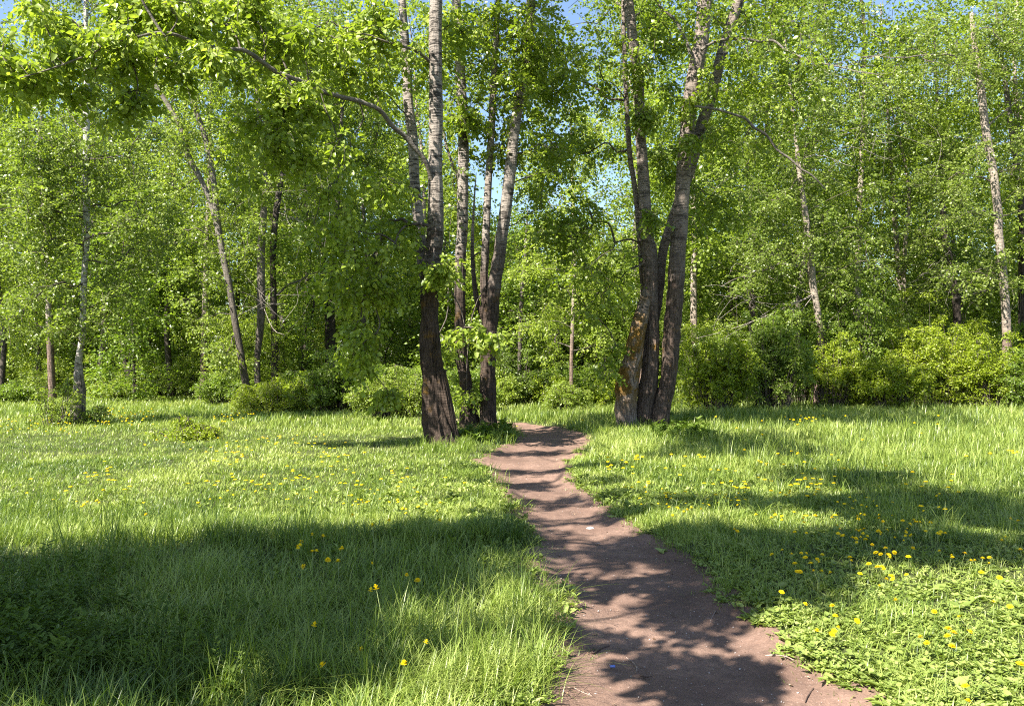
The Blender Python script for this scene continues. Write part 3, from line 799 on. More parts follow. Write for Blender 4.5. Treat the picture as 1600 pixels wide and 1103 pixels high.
bush_at(1115, 640, 29.5, 115, 535, 'yellow_green_bush', 'bright yellow green rounded bush right behind the old poplar', 61, n=70, clump=.45)
bush_at(1205, 640, 31, 110, 505, 'green_bush', 'darker green bush between the yellow green one and the slender pale poplar', 62, leaf='leaf_near', n=64, clump=.5)
bush_at(1335, 640, 33.5, 130, 475, 'green_bush', 'tall mid green bush right of the slender pale poplar', 63, leaf='leaf_near', n=84, clump=.6, L=.085)
bush_at(1390, 645, 31, 95, 560, 'yellow_green_bush', 'low yellow green bush in front of the tall ones, right of centre', 64, n=52, clump=.42)
bush_at(1450, 640, 33, 130, 505, 'yellow_green_bush', 'big yellow green bush left of the bending pale poplar', 65, n=90, clump=.55)
bush_at(1550, 640, 32, 110, 530, 'green_bush', 'leafy bush round the foot of the bending pale poplar', 66, n=64, clump=.5)
bush_at(1610, 640, 31, 70, 545, 'green_bush', 'bush cut by the right edge of the view', 67, leaf='leaf_near', n=40, clump=.5)
bush_at(620, 650, 26, 120, 575, 'green_bush', 'light green bush right behind the nearest poplar, on its left side', 71, n=56, clump=.36, leaf='leaf_lime', L=.06)
bush_at(520, 640, 29, 120, 560, 'green_bush', 'wide green bush below the dark barked tree, left of centre', 72, n=64, clump=.42, leaf='leaf_near')
bush_at(430, 640, 29, 110, 588, 'low_bush', 'low bright bush at the edge of the meadow under the leaning grey poplar', 73, n=46, clump=.36, L=.06)
bush_at(288, 690, 18.6, 92, 655, 'low_plant_clump', 'low leafy clump alone in the sunny meadow', 74, n=26, clump=.2, L=.055, cat='plant')
bush_at(84, 668, 23, 66, 588, 'shrub', 'light leafy shrub left of the white birch foot', 75, n=14, clump=.26, twigs=9, leaf='leaf_lime', L=.06)
bush_at(145, 668, 23.4, 40, 628, 'shrub', 'small sprouting shrub right of the white birch foot', 76, n=5, clump=.22, twigs=8, leaf='leaf_near', L=.06)
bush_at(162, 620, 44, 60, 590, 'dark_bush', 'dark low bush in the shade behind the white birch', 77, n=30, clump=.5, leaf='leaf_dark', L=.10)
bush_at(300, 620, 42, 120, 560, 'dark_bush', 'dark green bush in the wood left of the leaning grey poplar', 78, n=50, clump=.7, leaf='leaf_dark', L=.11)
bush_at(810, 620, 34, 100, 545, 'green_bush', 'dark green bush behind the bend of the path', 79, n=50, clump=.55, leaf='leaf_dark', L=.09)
bush_at(900, 625, 36, 110, 560, 'green_bush', 'spreading bush between the path bend and the old poplar', 80, n=50, clump=.5, leaf='leaf_near', L=.09)
bush_at(885, 650, 29.5, 80, 592, 'low_bush', 'low light bush at the foot of the slender pale young tree', 83, n=26, clump=.35, leaf='leaf_lime', L=.07)
bush_at(955, 625, 33, 60, 585, 'yellow_green_bush', 'small yellow green bush just left of the old poplar', 81, n=26, clump=.4)
bush_at(730, 628, 30, 70, 570, 'green_bush', 'green bush seen between the poplar trunks left of the path', 82, n=30, clump=.42, leaf='leaf_near')

# ------------------------------------------------------------------ wood behind: prototypes copied
def proto_tree(name, h, rad, lo, seed, leaf, bark, n=64, L=.15, r=.16, label='', clump=1.1, twigs=13, cw=2.6):
    rg = np.random.default_rng(seed)
    P = [(0, 0, -.2, r * 1.4), (0, 0, .4, r)]
    for k in range(1, 7):
        P.append((rg.normal() * .1 * k, rg.normal() * .1 * k, .4 + (h - .4) * k / 6, r * (1 - k / 6.4)))
    sp = smooth_path(P, 40)
    blobs = []
    z = lo
    while z < h - 1:
        f = (z - lo) / (h - lo)
        w_ = cw * (.55 + .75 * math.sin(math.pi * (.18 + .72 * f)))
        blobs.append(((rg.normal() * .4, rg.normal() * .4, z), (w_, w_, 1.5), int(n / ((h - lo) / 2.0)), clump))
        z += 2.0
    return make_tree(name, (0, 0, 0), label, 'tree', [sp], blobs, M[bark], M[leaf], seed, L=L, twigs=twigs, leaves=12, draw_twigs=.25, sides=10, twig_len=.9)

GW = 'trees of the wood behind the clearing'
protos = [
    proto_tree('wood_tree', 21, 3, 5.5, 101, 'leaf_mid', 'bark_grey', n=92, label='grey stemmed leafy tree in the wood behind the clearing'),
    proto_tree('wood_tree', 18, 3, 4.5, 102, 'leaf_near', 'bark_dark', n=84, label='dark stemmed leafy tree in the wood behind the clearing'),
    proto_tree('wood_tree', 22, 3, 7.0, 103, 'leaf_lime', 'bark_pale', n=84, label='pale stemmed leafy tree in the wood behind the clearing'),
    proto_tree('wood_tree', 15, 3, 1.8, 104, 'leaf_lime', 'bark_dark', n=76, label='bushy light green tree in the wood behind the clearing', cw=2.4),
]
sap = proto_tree('sapling', 6.5, 2, 1.0, 105, 'leaf_lime', 'bark_dark', n=60, L=.11, r=.05, label='young leafy tree under the tall trees of the wood', clump=.7, cw=1.5)
sap2 = proto_tree('sapling', 9, 2, 1.5, 106, 'leaf_near', 'bark_dark', n=60, L=.12, r=.07, label='dark young tree under the tall trees of the wood', clump=.8, cw=1.7)
for i_, (px, top, dd, wd_, lf_) in enumerate([(30, 600, 36, 80, 'leaf_near'), (350, 575, 35, 90, 'leaf_near'), (470, 585, 33, 90, 'leaf_bush'), (560, 540, 34, 90, 'leaf_near'), (660, 560, 33, 80, 'leaf_near'),
        (770, 575, 33, 70, 'leaf_lime'), (860, 590, 34, 70, 'leaf_bush'), (1100, 520, 34, 90, 'leaf_near'), (1180, 480, 36, 110, 'leaf_near'), (1250, 490, 35, 90, 'leaf_near'), (1300, 540, 32, 80, 'leaf_bush'), (1370, 470, 36, 110, 'leaf_bush'),
        (1430, 480, 36, 120, 'leaf_near'), (1510, 500, 34.5, 110, 'leaf_bush'), (1590, 480, 36, 100, 'leaf_near'), (90, 560, 42, 110, 'leaf_lime'), (240, 545, 43, 120, 'leaf_lime'), (180, 585, 40, 80, 'leaf_lime'), (330, 540, 40, 110, 'leaf_lime'), (450, 540, 38, 110, 'leaf_lime')]):
    bush_at(px, 665, dd, wd_, top, 'undergrowth_bush', 'bush of the undergrowth at the foot of the wood', 200 + i_, leaf=lf_, n=46, clump=.5, L=.085, group='undergrowth bushes along the wood edge')
rg = np.random.default_rng(5)
used = set()
spots = []
for lane, (dd, step, jit) in enumerate([(41, 84, 24), (50, 74, 24), (61, 66, 24), (74, 60, 20)]):
    px = -120 + rg.random() * 40
    while px < 1720:
        spots.append((px + rg.normal() * jit * .5, dd + rg.normal() * 2.2, lane))
        px += step
for (px, d, lane) in spots:
    gap = 715 < px < 985
    if gap and lane < 2:
        continue
    k = int(rg.integers(0, 4))
    if lane == 0: k = [0, 2, 2, 0][k]
    src = protos[k]
    o = src if k not in used else copy_tree(src)
    used.add(k)
    x = (px - 800) / FPX * d
    o.location = gz((x, d, 0))
    o.rotation_euler = (0, 0, rg.random() * 6.28)
    s = .9 + .3 * rg.random()
    if gap:
        hmax = EYE + (HOR - 355 + rg.normal() * 14) / FPX * d
        s = hmax / [21, 18, 22, 15][k]
        o.scale = (max(s, .75), max(s, .75), s)
    else:
        o.scale = (s, s, s * (1.12 if lane > 2 else 1.0))
    o['group'] = GW
first = [True, True]
for i in range(92):
    px = -60 + (i + rg.random()) * 1740 / 92
    d = 36 + rg.random() * 18
    if i % 2: d += 8
    k = int(rg.random() < .45)
    src = (sap, sap2)[k]
    o = src if first[k] else copy_tree(src)
    first[k] = False
    if 200 > px > -60: d += 10
    o.location = gz(((px - 800) / FPX * d, d, 0))
    o.rotation_euler = (0, 0, rg.random() * 6.28)
    s = .6 + .6 * rg.random()
    o.scale = (s * 1.1, s * 1.1, s)
    o['group'] = 'young trees under the wood'

# the far wood reads as one mass
rg = np.random.default_rng(6)
lf = MB()
n = 900
cx = rg.uniform(-95, 95, n); cy = rg.uniform(98, 122, n)
hmax = np.where(np.abs(cx / cy * FPX + 800 - 840) < 130, 12, 14)
cz = rg.random(n) ** .8 * hmax
foliage(lf, None, np.stack([cx, cy, cz], 1), np.full(n, 2.6), rg, 9, 9, .55, .3, draw_twigs=0, twig_len=2.0)
tag(lf.obj('far_wood', M['leaf_lime']), 'far mass of leafy wood closing the view', kind='stuff')

# ------------------------------------------------------------------ grass
def in_view(x, y, m=1.25):
    return np.abs(x) < (.63 * y * m + 1.2)

def near_trunk(x, y):
    r = np.full_like(x, 9.0)
    for (px, d) in ((690, 17.3), (736, 21), (764, 20.8), (1005, 23), (980, 22.8), (1030, 23), (121, 23.6)):
        r = np.minimum(r, np.hypot(x - (px - 800) / FPX * d, y - d))
    return r

def sample(n_try, y0, y1, power, rg):
    """points whose density falls with depth like 1/d^power"""
    u = rg.random(n_try)
    if abs(power - 1) < 1e-6:
        y = y0 * (y1 / y0) ** u
    else:
        q = 1 - power
        y = (y0 ** q + u * (y1 ** q - y0 ** q)) ** (1 / q)
    x = rg.uniform(-1, 1, n_try) * (.72 * y + 1.3)
    return x, y

def blades(x, y, h, wd, rg, segs=3, bend=.6, tint=None, lean=None):
    n = len(x)
    z = ground_h(x, y) - .015
    a = rg.random(n) * 2 * np.pi
    ld = np.stack([np.cos(a), np.sin(a), np.zeros(n)], 1)
    if lean is not None:
        ld = unit(ld + lean)
    sd = np.stack([-np.sin(a + rg.normal(size=n) * .5), np.cos(a), np.zeros(n)], 1)
    sd = unit(sd)
    bd = bend * (.25 + 1.1 * rg.random(n))
    ts = np.linspace(0, 1, segs + 1)
    P = np.stack([x, y, z], 1)
    rings = []
    for k, t in enumerate(ts):
        c = P + np.stack([np.zeros(n), np.zeros(n), h * (t - .42 * bd * t * t)], 1) + ld * (h * bd * (.25 * t + .75 * t * t))[:, None]
        if k < segs:
            ww = wd * (1 - .15 * t - .55 * t * t) * .5
            rings += [c - sd * ww[:, None], c + sd * ww[:, None]]
        else:
            rings.append(c)
    V = np.stack(rings, 1).reshape(-1, 3)
    k = 2 * segs + 1
    i = np.arange(n)[:, None] * k
    Q = [i + np.array([[2 * s, 2 * s + 1, 2 * s + 3, 2 * s + 2]]) for s in range(segs - 1)]
    T = i + np.array([[2 * segs - 2, 2 * segs - 1, 2 * segs]])
    F = ([np.concatenate(Q)] if Q else []) + [T]
    tv = np.repeat(tint, k)
    return V, F, tv

def height_field(x, y):
    """typical grass height"""
    din = -path_in(x, y)
    right = 1 / (1 + np.exp(-(x - 1.2) / .4))
    n1 = fbm(x * .55, y * .55, 41); n2 = fbm(x * 1.7, y * 1.7, 43)
    left_m = .072 + .12 * np.clip(n2 - .45, 0, 1)
    right_m = .08 + .22 * np.clip(n1 - .45, 0, 1) + .12 * np.clip(n2 - .3, 0, 1)
    h = left_m * (1 - right) + right_m * right
    h += .16 * np.clip((y - 19) / 7, 0, 1) * (.4 + n1) + .10 * np.clip((y - 11) / 5, 0, 1) * right * (.3 + n2)
    nearl = np.clip((9.6 - y) / 1.6, 0, 1) * (1 - right)
    h += nearl * (.09 + .22 * np.clip(n2 - .40, 0, 1))
    lowr = np.clip((7.2 - y) / 1.5, 0, 1) * right * np.clip((4.6 - (x - 1.2)) / 1, 0, 1)
    h *= 1 - .15 * lowr
    h += .18 * np.exp(-(near_trunk(x, y) / .55) ** 2)
    h *= np.clip(.30 + din / .55, .30, 1)
    return h

gm = MB()
rg = np.random.default_rng(8)
for (n_try, y0, y1, pw, segs, wk) in ((95000, 2.6, 7.5, 1.2, 4, 1.0), (215000, 7.5, 15, 1.2, 3, 1.25), (190000, 15, 46, 1.35, 2, 2.0)):
    x, y = sample(n_try, y0, y1, pw, rg)
    din = path_in(x, y)
    cl = fbm(x * 3.1, y * 3.1, 51)
    keep = (din < -.02) & (rg.random(n_try) < np.clip(.35 - din * 3.0, .25, 1) * np.clip(cl * 1.9 - .05, .45, 1))
    lowr = (y < 7.6) & (x > 1.2)
    keep &= ~(lowr & (rg.random(n_try) < .10))
    x, y, cl = x[keep], y[keep], cl[keep]
    n = len(x)
    h = height_field(x, y) * (.55 + .75 * rg.random(n)) * (1.1 if segs == 2 else 1.05)
    wd = (.0042 + .0035 * rg.random(n)) * np.maximum(1, y / 7.0) * (1.0 if segs > 2 else .9)
    tn = .50 + 1.1 * (fbm(x * .8, y * .8, 61) - .5) + .6 * (noise(x * 3.3, y * 3.3, seed=62) - .5) + rg.normal(size=n) * .20
    dry = rg.random(n) < .05
    tn = np.where(dry, 1.0, tn)
    V, F, tv = blades(x, y, h, wd, rg, segs, bend=(.62, .62, .62, .80, .85)[segs] + (.15 if segs == 2 else 0), tint=tn)
    gm.add(V, F, tv)
# ragged tufts creeping onto the trodden edge
x = rg.uniform(-2.5, 3.5, 60000); y = 3.0 * (24 / 3.0) ** rg.random(60000)
di = path_in(x, y)
k = (di > -.12) & (di < .13) & (fbm(x * 7, y * 7, 88) > .50 + np.clip(di, 0, .2) * 1.3)
m_ = int(k.sum())
V, F, tv = blades(x[k], y[k], (.03 + .05 * rg.random(m_)), np.full(m_, .004) * np.maximum(1, y[k] / 7), rg, 3, .8, .45 + rg.normal(size=m_) * .18)
gm.add(V, F, tv)
# a sparse skirt of grass behind the viewer and at the sides
x = rg.uniform(-16, 16, 30000); y = rg.uniform(-6, 3.2, 30000)
k = path_in(x, y) < -.03
V, F, tv = blades(x[k], y[k], height_field(x[k], y[k]) * 1.2, np.full(k.sum(), .010), rg, 2, .6, .5 + rg.normal(size=k.sum()) * .12)
gm.add(V, F, tv)
tag(gm.obj('grass', M['grass']), 'meadow grass covering the clearing', kind='stuff')

# taller tufts
tg = MB()
def tufts(regs, h, spread, nb, wd, tint, seed, bend=.5):
    rr = np.random.default_rng(seed)
    for (x0, x1, y0, y1, n) in regs:
        for _ in range(n):
            g = G(rr.uniform(x0, x1), rr.uniform(y0, y1))
            if path_in(g[0], g[1]) > -.06:
                continue
            m = int(nb * (.5 + rr.random()))
            x = g[0] + rr.normal(size=m) * spread; y = g[1] + rr.normal(size=m) * spread
            hh = h * (.6 + .6 * rr.random()) * (.55 + .6 * rr.random(m))
            V, F, tv = blades(x, y, hh, np.full(m, wd) * (.7 + .6 * rr.random(m)) * max(1, g[1] / 9), rr, 4, bend, tint + rr.normal(size=m) * .12)
            tg.add(V, F, tv)
tufts([(20, 60, 830, 850, 3), (120, 260, 850, 900, 8), (340, 560, 830, 870, 12), (0, 400, 880, 960, 20), (500, 860, 900, 1010, 26), (380, 880, 1000, 1100, 34), (200, 420, 1030, 1103, 10)], .40, .055, 24, .0050, .45, 91, .6)
tufts([(560, 760, 700, 790, 30), (600, 800, 830, 880, 14), (700, 800, 770, 880, 12)], .22, .07, 22, .006, .35, 92)
tufts([(1080, 1600, 655, 700, 60), (1130, 1600, 690, 760, 46), (1320, 1600, 690, 730, 50)], .52, .10, 20, .0062, .60, 93, .5)
tufts([(1440, 1500, 830, 850, 3), (1250, 1600, 740, 800, 24)], .34, .06, 14, .006, .75, 94, .55)
tufts([(650, 730, 688, 712, 26), (720, 820, 672, 695, 40), (900, 1100, 672, 700, 26)], .30, .09, 22, .007, .38, 95)
tufts([(0, 700, 640, 668, 90), (780, 960, 640, 668, 30)], .34, .16, 22, .008, .55, 96, .4)
tufts([(430, 870, 930, 1103, 80), (300, 870, 1010, 1103, 40)], .33, .05, 30, .0036, .62, 97, 1.15)
tufts([(1340, 1600, 1000, 1110, 16), (1150, 1600, 860, 980, 24)], .20, .05, 18, .0036, .6, 98, 1.0)
tufts([(620, 800, 690, 760, 40), (720, 830, 740, 800, 20)], .24, .09, 24, .006, .45, 99, .7)
tufts([(1080, 1600, 700, 830, 130)], .38, .08, 20, .0055, .45, 101, .8)
tufts([(1010, 1300, 830, 960, 30), (760, 880, 820, 1050, 30), (950, 1100, 740, 850, 26)], .25, .06, 22, .004, .5, 102, 1.0)
tufts([(0, 130, 790, 880, 10), (130, 600, 790, 880, 26)], .58, .05, 20, .0050, .25, 103, .45)
tag(tg.obj('tall_grass', M['grass']), 'taller grass tufts standing out of the meadow', kind='stuff')

# broad leaved ground plants (plantain, clover, dandelion leaves) as one cover
def rosettes(regs, size, seed, mat, name, label, nl=(5, 9), lift=.35, wide=.24, bdens=.45, scale_h=0.0):
    rr = np.random.default_rng(seed)
    B, T, Nn, L, tn = [], [], [], [], []
    for (x0, x1, y0, y1, n) in regs:
        for _ in range(n):
            g = G(rr.uniform(x0, x1), rr.uniform(y0, y1))
            di = path_in(g[0], g[1])
            if di > -.01:
                continue
            gg = ground_h(g[0], g[1])
            k = int(rr.integers(*nl)); a0 = rr.random() * 6.28
            tc = .5 + rr.normal() * .16
            up = scale_h * rr.random()
            s = size * (.5 + .9 * rr.random()) * (1 if g[1] < 9 else 1.25)
            for j in range(k):
                a = a0 + j * 2.4 + rr.normal() * .3
                l = lift * (.4 + 1.2 * rr.random())
                t = np.array([math.cos(a), math.sin(a), l])
                B.append((g[0] + rr.normal() * .012, g[1] + rr.normal() * .012, gg + .012 + up * (.4 + .6 * j / k)))
                T.append(t); Nn.append((-math.cos(a) * l + rr.normal() * .25, -math.sin(a) * l + rr.normal() * .25, 1)); L.append(s * (.6 + .6 * rr.random())); tn.append(tc + rr.normal() * .1)
    V, F, k = leaf_geo(np.array(B), np.array(T), unit(np.array(Nn)), np.array(L), wide=wide, fancy=True, fold=.07)
    mb = MB()
    mb.add(V, F, np.repeat(np.array(tn), k))
    tag(mb.obj(name, mat), label, kind='stuff')

verge = [(1180, 1700, 960, 1130, 1), (1080, 1660, 860, 980, .75), (950, 1600, 760, 880, .55), (880, 1000, 700, 780, .10), (760, 900, 800, 1103, .16), (400, 900, 1010, 1110, .16)]
def regs(k):
    return [(a, b, c, d, int(n * k)) for (a, b, c, d, n) in verge]
rosettes(regs(520), .064, 71, M['broad'], 'dandelion_leaves', 'long toothed leaves lying on the verge beside the path', wide=.13, lift=.45, nl=(6, 11))
rosettes(regs(1000), .028, 75, M['broad'], 'clover', 'small round clover leaves carpeting the verge', wide=.46, lift=.5, nl=(4, 9), scale_h=.06)
rosettes(regs(150), .070, 76, M['broad'], 'plantain_leaves', 'broad plantain leaves on the trodden verge', wide=.30, lift=.35, nl=(4, 7))
rosettes([(560, 860, 730, 830, 350), (900, 1300, 700, 800, 350), (0, 900, 760, 1000, 900)], .045, 72, M['broad'], 'meadow_herbs', 'small broad leaved herbs among the meadow grass', lift=.8, scale_h=.10, wide=.3)
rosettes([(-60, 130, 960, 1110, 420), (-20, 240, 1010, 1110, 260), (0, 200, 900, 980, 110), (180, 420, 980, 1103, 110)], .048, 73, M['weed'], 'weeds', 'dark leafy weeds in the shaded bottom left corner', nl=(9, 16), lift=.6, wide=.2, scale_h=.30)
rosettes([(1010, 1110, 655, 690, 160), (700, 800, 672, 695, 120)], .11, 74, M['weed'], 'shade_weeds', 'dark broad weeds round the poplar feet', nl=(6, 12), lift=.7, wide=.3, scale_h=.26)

# ------------------------------------------------------------------ dandelions
def flower_head(mb, fine):
    if fine:
        for ring, (nn, ln, el, z) in enumerate(((16, .022, .12, .0), (14, .017, .5, .003), (10, .011, 1.0, .006))):
            for j in range(nn):
                a = j / nn * 2 * math.pi + ring * .2
                t = np.array([math.cos(a), math.sin(a), math.tan(el)]); t /= np.linalg.norm(t)
                s = np.array([-math.sin(a), math.cos(a), 0]) * .0030
                b = np.array([0, 0, z])
                mb.add(np.array([b - s * .4, b + s * .4, b + t * ln + s, b + t * ln - s]), np.array([[0, 1, 2, 3]]), .3 + .2 * ring + .1 * (j % 2))
    else:
        a = np.arange(9) / 9 * 2 * np.pi
        r1 = np.stack([np.cos(a) * .022 * (1 + .12 * (np.arange(9) % 2)), np.sin(a) * .022, a * 0 + .002], 1)
        r2 = np.stack([np.cos(a) * .012, np.sin(a) * .012, a * 0 + .012], 1)
        j = np.arange(9); k = (j + 1) % 9
        mb.add(np.vstack([r1, r2, [[0, 0, .013]], [[0, 0, -.006]]]),
               [np.stack([j, k, k + 9, j + 9], -1), np.stack([j + 9, k + 9, np.full(9, 18)], -1), np.stack([k, j, np.full(9, 19)], -1)], .5)

def stem_geo(mb, h):
    tube(mb, smooth_path([(0, 0, 0, .0024), (.006, .002, h * .5, .0022), (0, 0, h, .0022)], 5), 5)

fine_root = empty('dandelion', (0, 0, 0), 'yellow dandelion flower', 'flower')
t = MB(); stem_geo(t, .17); t.obj('stem', M['stem'], fine_root, smooth=True)
t = MB(); flower_head(t, True)
hd = t.obj('flower_head', M['petal'], fine_root); hd.location = (0, 0, .17)
t = MB(); flower_head(t, False)
m_head = MB()
far_me = None
t2 = MB(); flower_head(t2, False)
for k in range(len(t2.V)):
    t2.V[k] = t2.V[k] + np.array([0, 0, .15])
far_src = t2.obj('dandelion', M['petal'])
tm = MB(); stem_geo(tm, .15)
st_me = mesh_of('stem', np.concatenate(tm.V), tm.F)
# far flower: the head with its stem in the same mesh, two materials
me = far_src.data
Vh = np.concatenate(t2.V); Vs = np.concatenate(tm.V)
me2 = mesh_of('dandelion', np.vstack([Vh, Vs]), t2.F + [f + len(Vh) for f in tm.F], np.full(len(Vh) + len(Vs), .5))
me2.materials.append(M['petal']); me2.materials.append(M['stem'])
nh = sum(len(f) for f in t2.F); ns = sum(len(f) for f in tm.F)
me2.polygons.foreach_set('material_index', np.concatenate([np.zeros(nh), np.ones(ns)]).astype(np.int32))
far_src.data = me2

rg = np.random.default_rng(17)
areas = [  # px0, px1, py0, py1, number, label
    (960, 1160, 715, 800, 70, 'yellow dandelion on the verge just right of the path', 'dandelions on the right verge'),
    (1100, 1500, 735, 830, 90, 'yellow dandelion in the dappled grass right of the path', 'dandelions in the right meadow'),
    (1230, 1420, 815, 900, 60, 'yellow dandelion in the dense patch of flowers right of the path', 'dandelions in the dense right patch'),
    (1400, 1600, 790, 900, 24, 'yellow dandelion in the grass towards the right edge', 'dandelions near the right edge'),
    (1200, 1600, 890, 990, 22, 'yellow dandelion among broad leaves at lower right', 'dandelions at lower right'),
    (1400, 1600, 980, 1100, 7, 'large yellow dandelion in the bottom right corner', 'dandelions in the bottom right corner'),
    (1140, 1600, 660, 720, 26, 'yellow dandelion among the tall grass at right', 'dandelions in the tall right grass'),
    (540, 730, 735, 800, 34, 'yellow dandelion left of the path before the nearest poplar', 'dandelions before the nearest poplar'),
    (330, 640, 725, 790, 36, 'yellow dandelion in the middle of the sunny meadow', 'dandelions in the sunny meadow'),
    (0, 360, 740, 830, 22, 'yellow dandelion in the sunny meadow at left', 'dandelions in the left meadow'),
    (340, 560, 680, 725, 40, 'yellow dandelion in the far part of the meadow', 'dandelions in the far meadow'),
    (380, 700, 820, 930, 20, 'orange yellow dandelion in the shaded grass at left', 'dandelions in the shade'),
    (430, 700, 930, 1095, 7, 'yellow dandelion in the near grass left of the path', 'dandelions in the near grass'),
    (150, 240, 645, 665, 60, 'x', 'x'), (0, 110, 655, 672, 36, 'x', 'x'), (345, 410, 645, 662, 34, 'x', 'x'), (100, 560, 680, 760, 60, 'x', 'x'), (1100, 1500, 720, 800, 40, 'x', 'x'), (780, 900, 655, 680, 14, 'x', 'x'), (1100, 1500, 650, 668, 16, 'x', 'x'),
]
pts = []
for (x0, x1, y0, y1, n, lab, grp) in areas:
    m = max(3, n // 6)
    cc = np.stack([rg.uniform(x0, x1, m), rg.uniform(y0, y1, m)], 1)
    for q in range(n):
        if rg.random() < .55:
            c = cc[rg.integers(m)]
            p = (np.clip(c[0] + rg.normal() * 16, x0 - 10, x1 + 10), np.clip(c[1] + rg.normal() * 5, y0, y1 + 4))
        else:
            p = (rg.uniform(x0, x1), rg.uniform(y0, y1))
        py = p[1]
        g = G(p[0], py + .15 / (EYE) * (py - HOR) )     # the head, not the root, is seen there
        if path_in(g[0], g[1]) > -.05:
            continue
        pts.append((g, lab, grp))
pts.sort(key=lambda q: q[0][1])
rest = MB()
cnt = 0
first_f = first_n = True
for (g, lab, grp) in pts:
    z = float(ground_h(g[0], g[1])) - .005
    hf = float(height_field(np.array([g[0]]), np.array([g[1]]))[0])
    sc = np.clip(hf * 1.15 / .16, .65, 2.6) * (.85 + .3 * rg.random())
    if cnt < 298 and lab != 'x':
        if g[1] < 8.5:
            o = fine_root if first_n else copy_tree(fine_root)
            first_n = False
        else:
            if first_f: o = far_src
            else:
                o = far_src.copy(); COL.objects.link(o)
            first_f = False
        o.location = (g[0], g[1], z)
        o.rotation_euler = (rg.normal() * .26 + .12, rg.normal() * .26 - .1, rg.random() * 6.28)
        k = .62 + .4 * rg.random() + (.35 if g[1] > 11 else 0)
        o.scale = (k, k, sc if g[1] >= 8.5 else max(sc, .8))
        tag(o, lab, 'flower', grp)
        cnt += 1
    else:
        rot = rg.random() * 6.28
        Vq = np.vstack([Vh, Vs]).copy()
        c_, s_ = math.cos(rot), math.sin(rot)
        Vq = np.stack([Vq[:, 0] * c_ - Vq[:, 1] * s_, Vq[:, 0] * s_ + Vq[:, 1] * c_, Vq[:, 2] * sc], 1) * np.array([1.35, 1.35, 1]) + np.array([g[0], g[1], z])
        rest.add(Vq, t2.F)
if rest.n:
    tag(rest.obj('far_dandelions', M['petal']), 'distant yellow dandelions scattered in the far grass', kind='stuff')

# ------------------------------------------------------------------ things lying on the path
M['stick'] = plain_mat('stick_bark', (.16, .11, .085), (.34, .25, .20), 30, .8)
M['stickd'] = plain_mat('dark_stick_bark', (.045, .028, .022), (.10, .065, .05), 30, .8)
M['white'] = plain_mat('white_scrap', (.40, .38, .36), (.60, .58, .56), 30, .6)
M['blue'] = plain_mat('blue_plastic', (.10, .16, .50), (.16, .24, .62), 30, .35, .5)
M['stone'] = plain_mat('stone', (.24, .20, .18), (.48, .43, .40), 25, .8, bump=.01)

def stick(pxs, r, label, mat, seed):
    rr = np.random.default_rng(seed)
    P = []
    for k, (px, py) in enumerate(pxs):
        g = G(px, py)
        P.append([g[0], g[1], float(ground_h(g[0], g[1])) + .012 + r * .8, r * (1 - .5 * k / len(pxs))])
    o0 = np.array(P[0][:3])
    mb = MB()
    tube(mb, smooth_path(P, 16), 7, rough=.25, seed=seed)
    a = np.array(P[len(P) // 2]); side = rr.normal(size=3) * .03; side[2] = .006
    tube(mb, smooth_path([(*a[:3], r * .5), (*(a[:3] + side), r * .2)], 3), 5)
    tag(mb.obj('stick', mat, None, o0, smooth=True), label, 'stick')

stick([(978, 1012), (990, 1020), (995, 1028), (993, 1034)], .004, 'thin pale curved twig lying on the near path', M['stick'], 1)
stick([(928, 1000), (926, 1010), (940, 1000), (952, 996)], .006, 'dark bent twig on the path left of the pale curved one', M['stickd'], 2)
stick([(930, 963), (948, 964), (966, 966)], .006, 'straight dark stick across the path', M['stickd'], 3)
stick([(1000, 1038), (1010, 1041), (1018, 1040)], .006, 'short dark stub of wood near the blue scrap', M['stickd'], 4)
stick([(1194, 1014), (1210, 1018), (1228, 1023), (1240, 1030)], .005, 'pale twig at the right edge of the path', M['stick'], 5)
stick([(1271, 1062), (1262, 1072), (1258, 1080)], .004, 'thin dark twig by the verge near the bottom of the view', M['stickd'], 6)
stick([(897, 1062), (912, 1067), (925, 1070)], .0035, 'thin pale straw at the left side of the near path', M['stick'], 7)
stick([(1118, 948), (1112, 956), (1110, 962)], .004, 'small curved twig at the right edge of the path, in the shade', M['stick'], 8)
stick([(1092, 726), (1100, 716), (1108, 700)], .010, 'pale dead stalk standing out of the right meadow', M['stick'], 9)
stick([(920, 851), (924, 846), (926, 851)], .003, 'tiny forked twig in the middle of the path', M['stick'], 10)

def scrap(px, py, pts, th, mat, name, label, cat, crease=.0):
    g = G(px, py)
    z = float(ground_h(g[0], g[1])) + .014
    P = np.array(pts, float)
    n = len(P)
    rr = np.random.default_rng(int(px))
    bot = np.column_stack([P, rr.random(n) * crease]); top = bot + [0, 0, th]
    c = np.array([[*P.mean(0), crease * 1.6 + th], [*P.mean(0), 0.0]])
    j = np.arange(n); k = (j + 1) % n
    mb = MB()
    mb.add(np.vstack([bot, top, c]) , [np.stack([j, k, k + n, j + n], -1), np.stack([j + n, k + n, np.full(n, 2 * n)], -1), np.stack([k, j, np.full(n, 2 * n + 1)], -1)])
    o = mb.obj(name, mat); o.location = (g[0], g[1], z)
    return tag(o, label, cat)

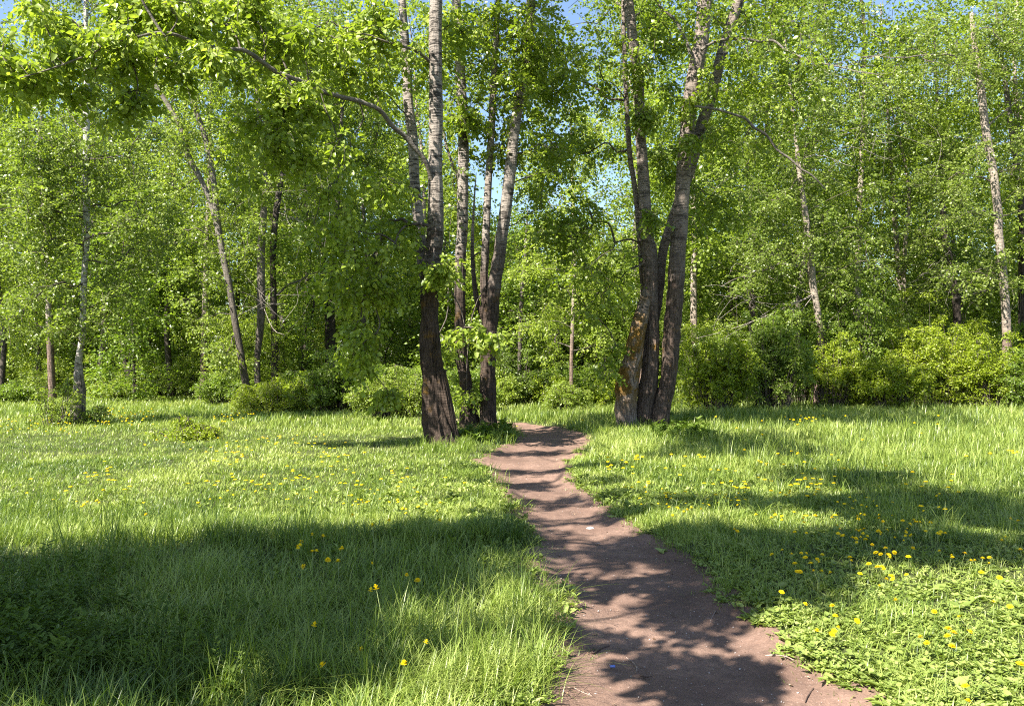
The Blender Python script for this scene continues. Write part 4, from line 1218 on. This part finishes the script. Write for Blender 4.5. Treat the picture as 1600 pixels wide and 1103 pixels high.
scrap(922, 817, [(-.045, -.03), (-.01, -.045), (.035, -.03), (.045, .01), (.015, .04), (-.035, .03)], .004, M['white'], 'paper_scrap', 'flat white scrap of litter lying in the middle of the path', 'litter', .012)
scrap(957, 1026, [(-.014, -.008), (.014, -.010), (.016, .006), (.004, .010), (-.015, .008)], .008, M['blue'], 'plastic_scrap', 'tiny blue plastic scrap on the near path', 'litter', .003)
scrap(934, 840, [(-.03, -.012), (.0, -.02), (.03, -.012), (.028, .01), (-.02, .014)], .004, M['stick'], 'bark_chip', 'small pale chip of bark on the path behind the white scrap', 'bark chip', .01)

rg = np.random.default_rng(34)
yy = 3.2 * (20 / 3.2) ** rg.random(700)
xx = np.interp(yy, PT[:, 0], PT[:, 1]) - .1 + (np.interp(yy, PT[:, 0], PT[:, 2]) - np.interp(yy, PT[:, 0], PT[:, 1]) + .2) * rg.random(700)
ok = (path_in(xx, yy) > -.08) & (rg.random(700) < np.clip(1.1 - path_in(xx, yy) * 2.2, .15, 1))
xx, yy = xx[ok], yy[ok]
T = rg.normal(size=(len(xx), 3)); T[:, 2] *= .15
Nn = rg.normal(size=(len(xx), 3)) * .35 + [0, 0, 1]
V, F, k = leaf_geo(np.stack([xx, yy, ground_h(xx, yy) + .017], 1), T, unit(Nn), .010 + .025 * rg.random(len(xx)) ** 2, wide=.3)
M['litter'] = leaf_mat('dry_leaf', (.09, .05, .03), (.22, .14, .08), (.42, .32, .22), trans=(1, 1, 1), tfac=.1, rough=.7, spec=.2, objrand=0)
mb = MB()
mb.add(V, F, np.repeat(rg.random(len(xx)), k))
tag(mb.obj('leaf_litter', M['litter']), 'dry leaf bits and bud scales on the earth path', kind='stuff')
mb = MB()
rg = np.random.default_rng(33)
n = 1500
yy = 3.2 * (16 / 3.2) ** rg.random(n)
xx = np.interp(yy, PT[:, 0], PT[:, 1]) + (np.interp(yy, PT[:, 0], PT[:, 2]) - np.interp(yy, PT[:, 0], PT[:, 1])) * rg.random(n)
ok = path_in(xx, yy) > -.03
xx, yy = xx[ok], yy[ok]
sz = .0022 + .006 * rg.random(len(xx)) ** 4
base = np.array([[1, 0, 0], [-.2, .9, 0], [-.9, -.1, 0], [.1, -1, 0], [0, 0, .7], [0, 0, -.4]])
Fp = np.array([[0, 1, 4], [1, 2, 4], [2, 3, 4], [3, 0, 4], [1, 0, 5], [2, 1, 5], [3, 2, 5], [0, 3, 5]])
zz = ground_h(xx, yy) + .013
VV = np.stack([xx, yy, zz], 1)[:, None, :] + (base[None] + rg.normal(size=(len(xx), 6, 3)) * .2) * sz[:, None, None]
FF = (np.arange(len(xx))[:, None, None] * 6 + Fp[None]).reshape(-1, 3)
mb.add(VV.reshape(-1, 3), FF)
tag(mb.obj('gravel', M['stone']), 'tiny stones scattered on the earth path', kind='stuff')
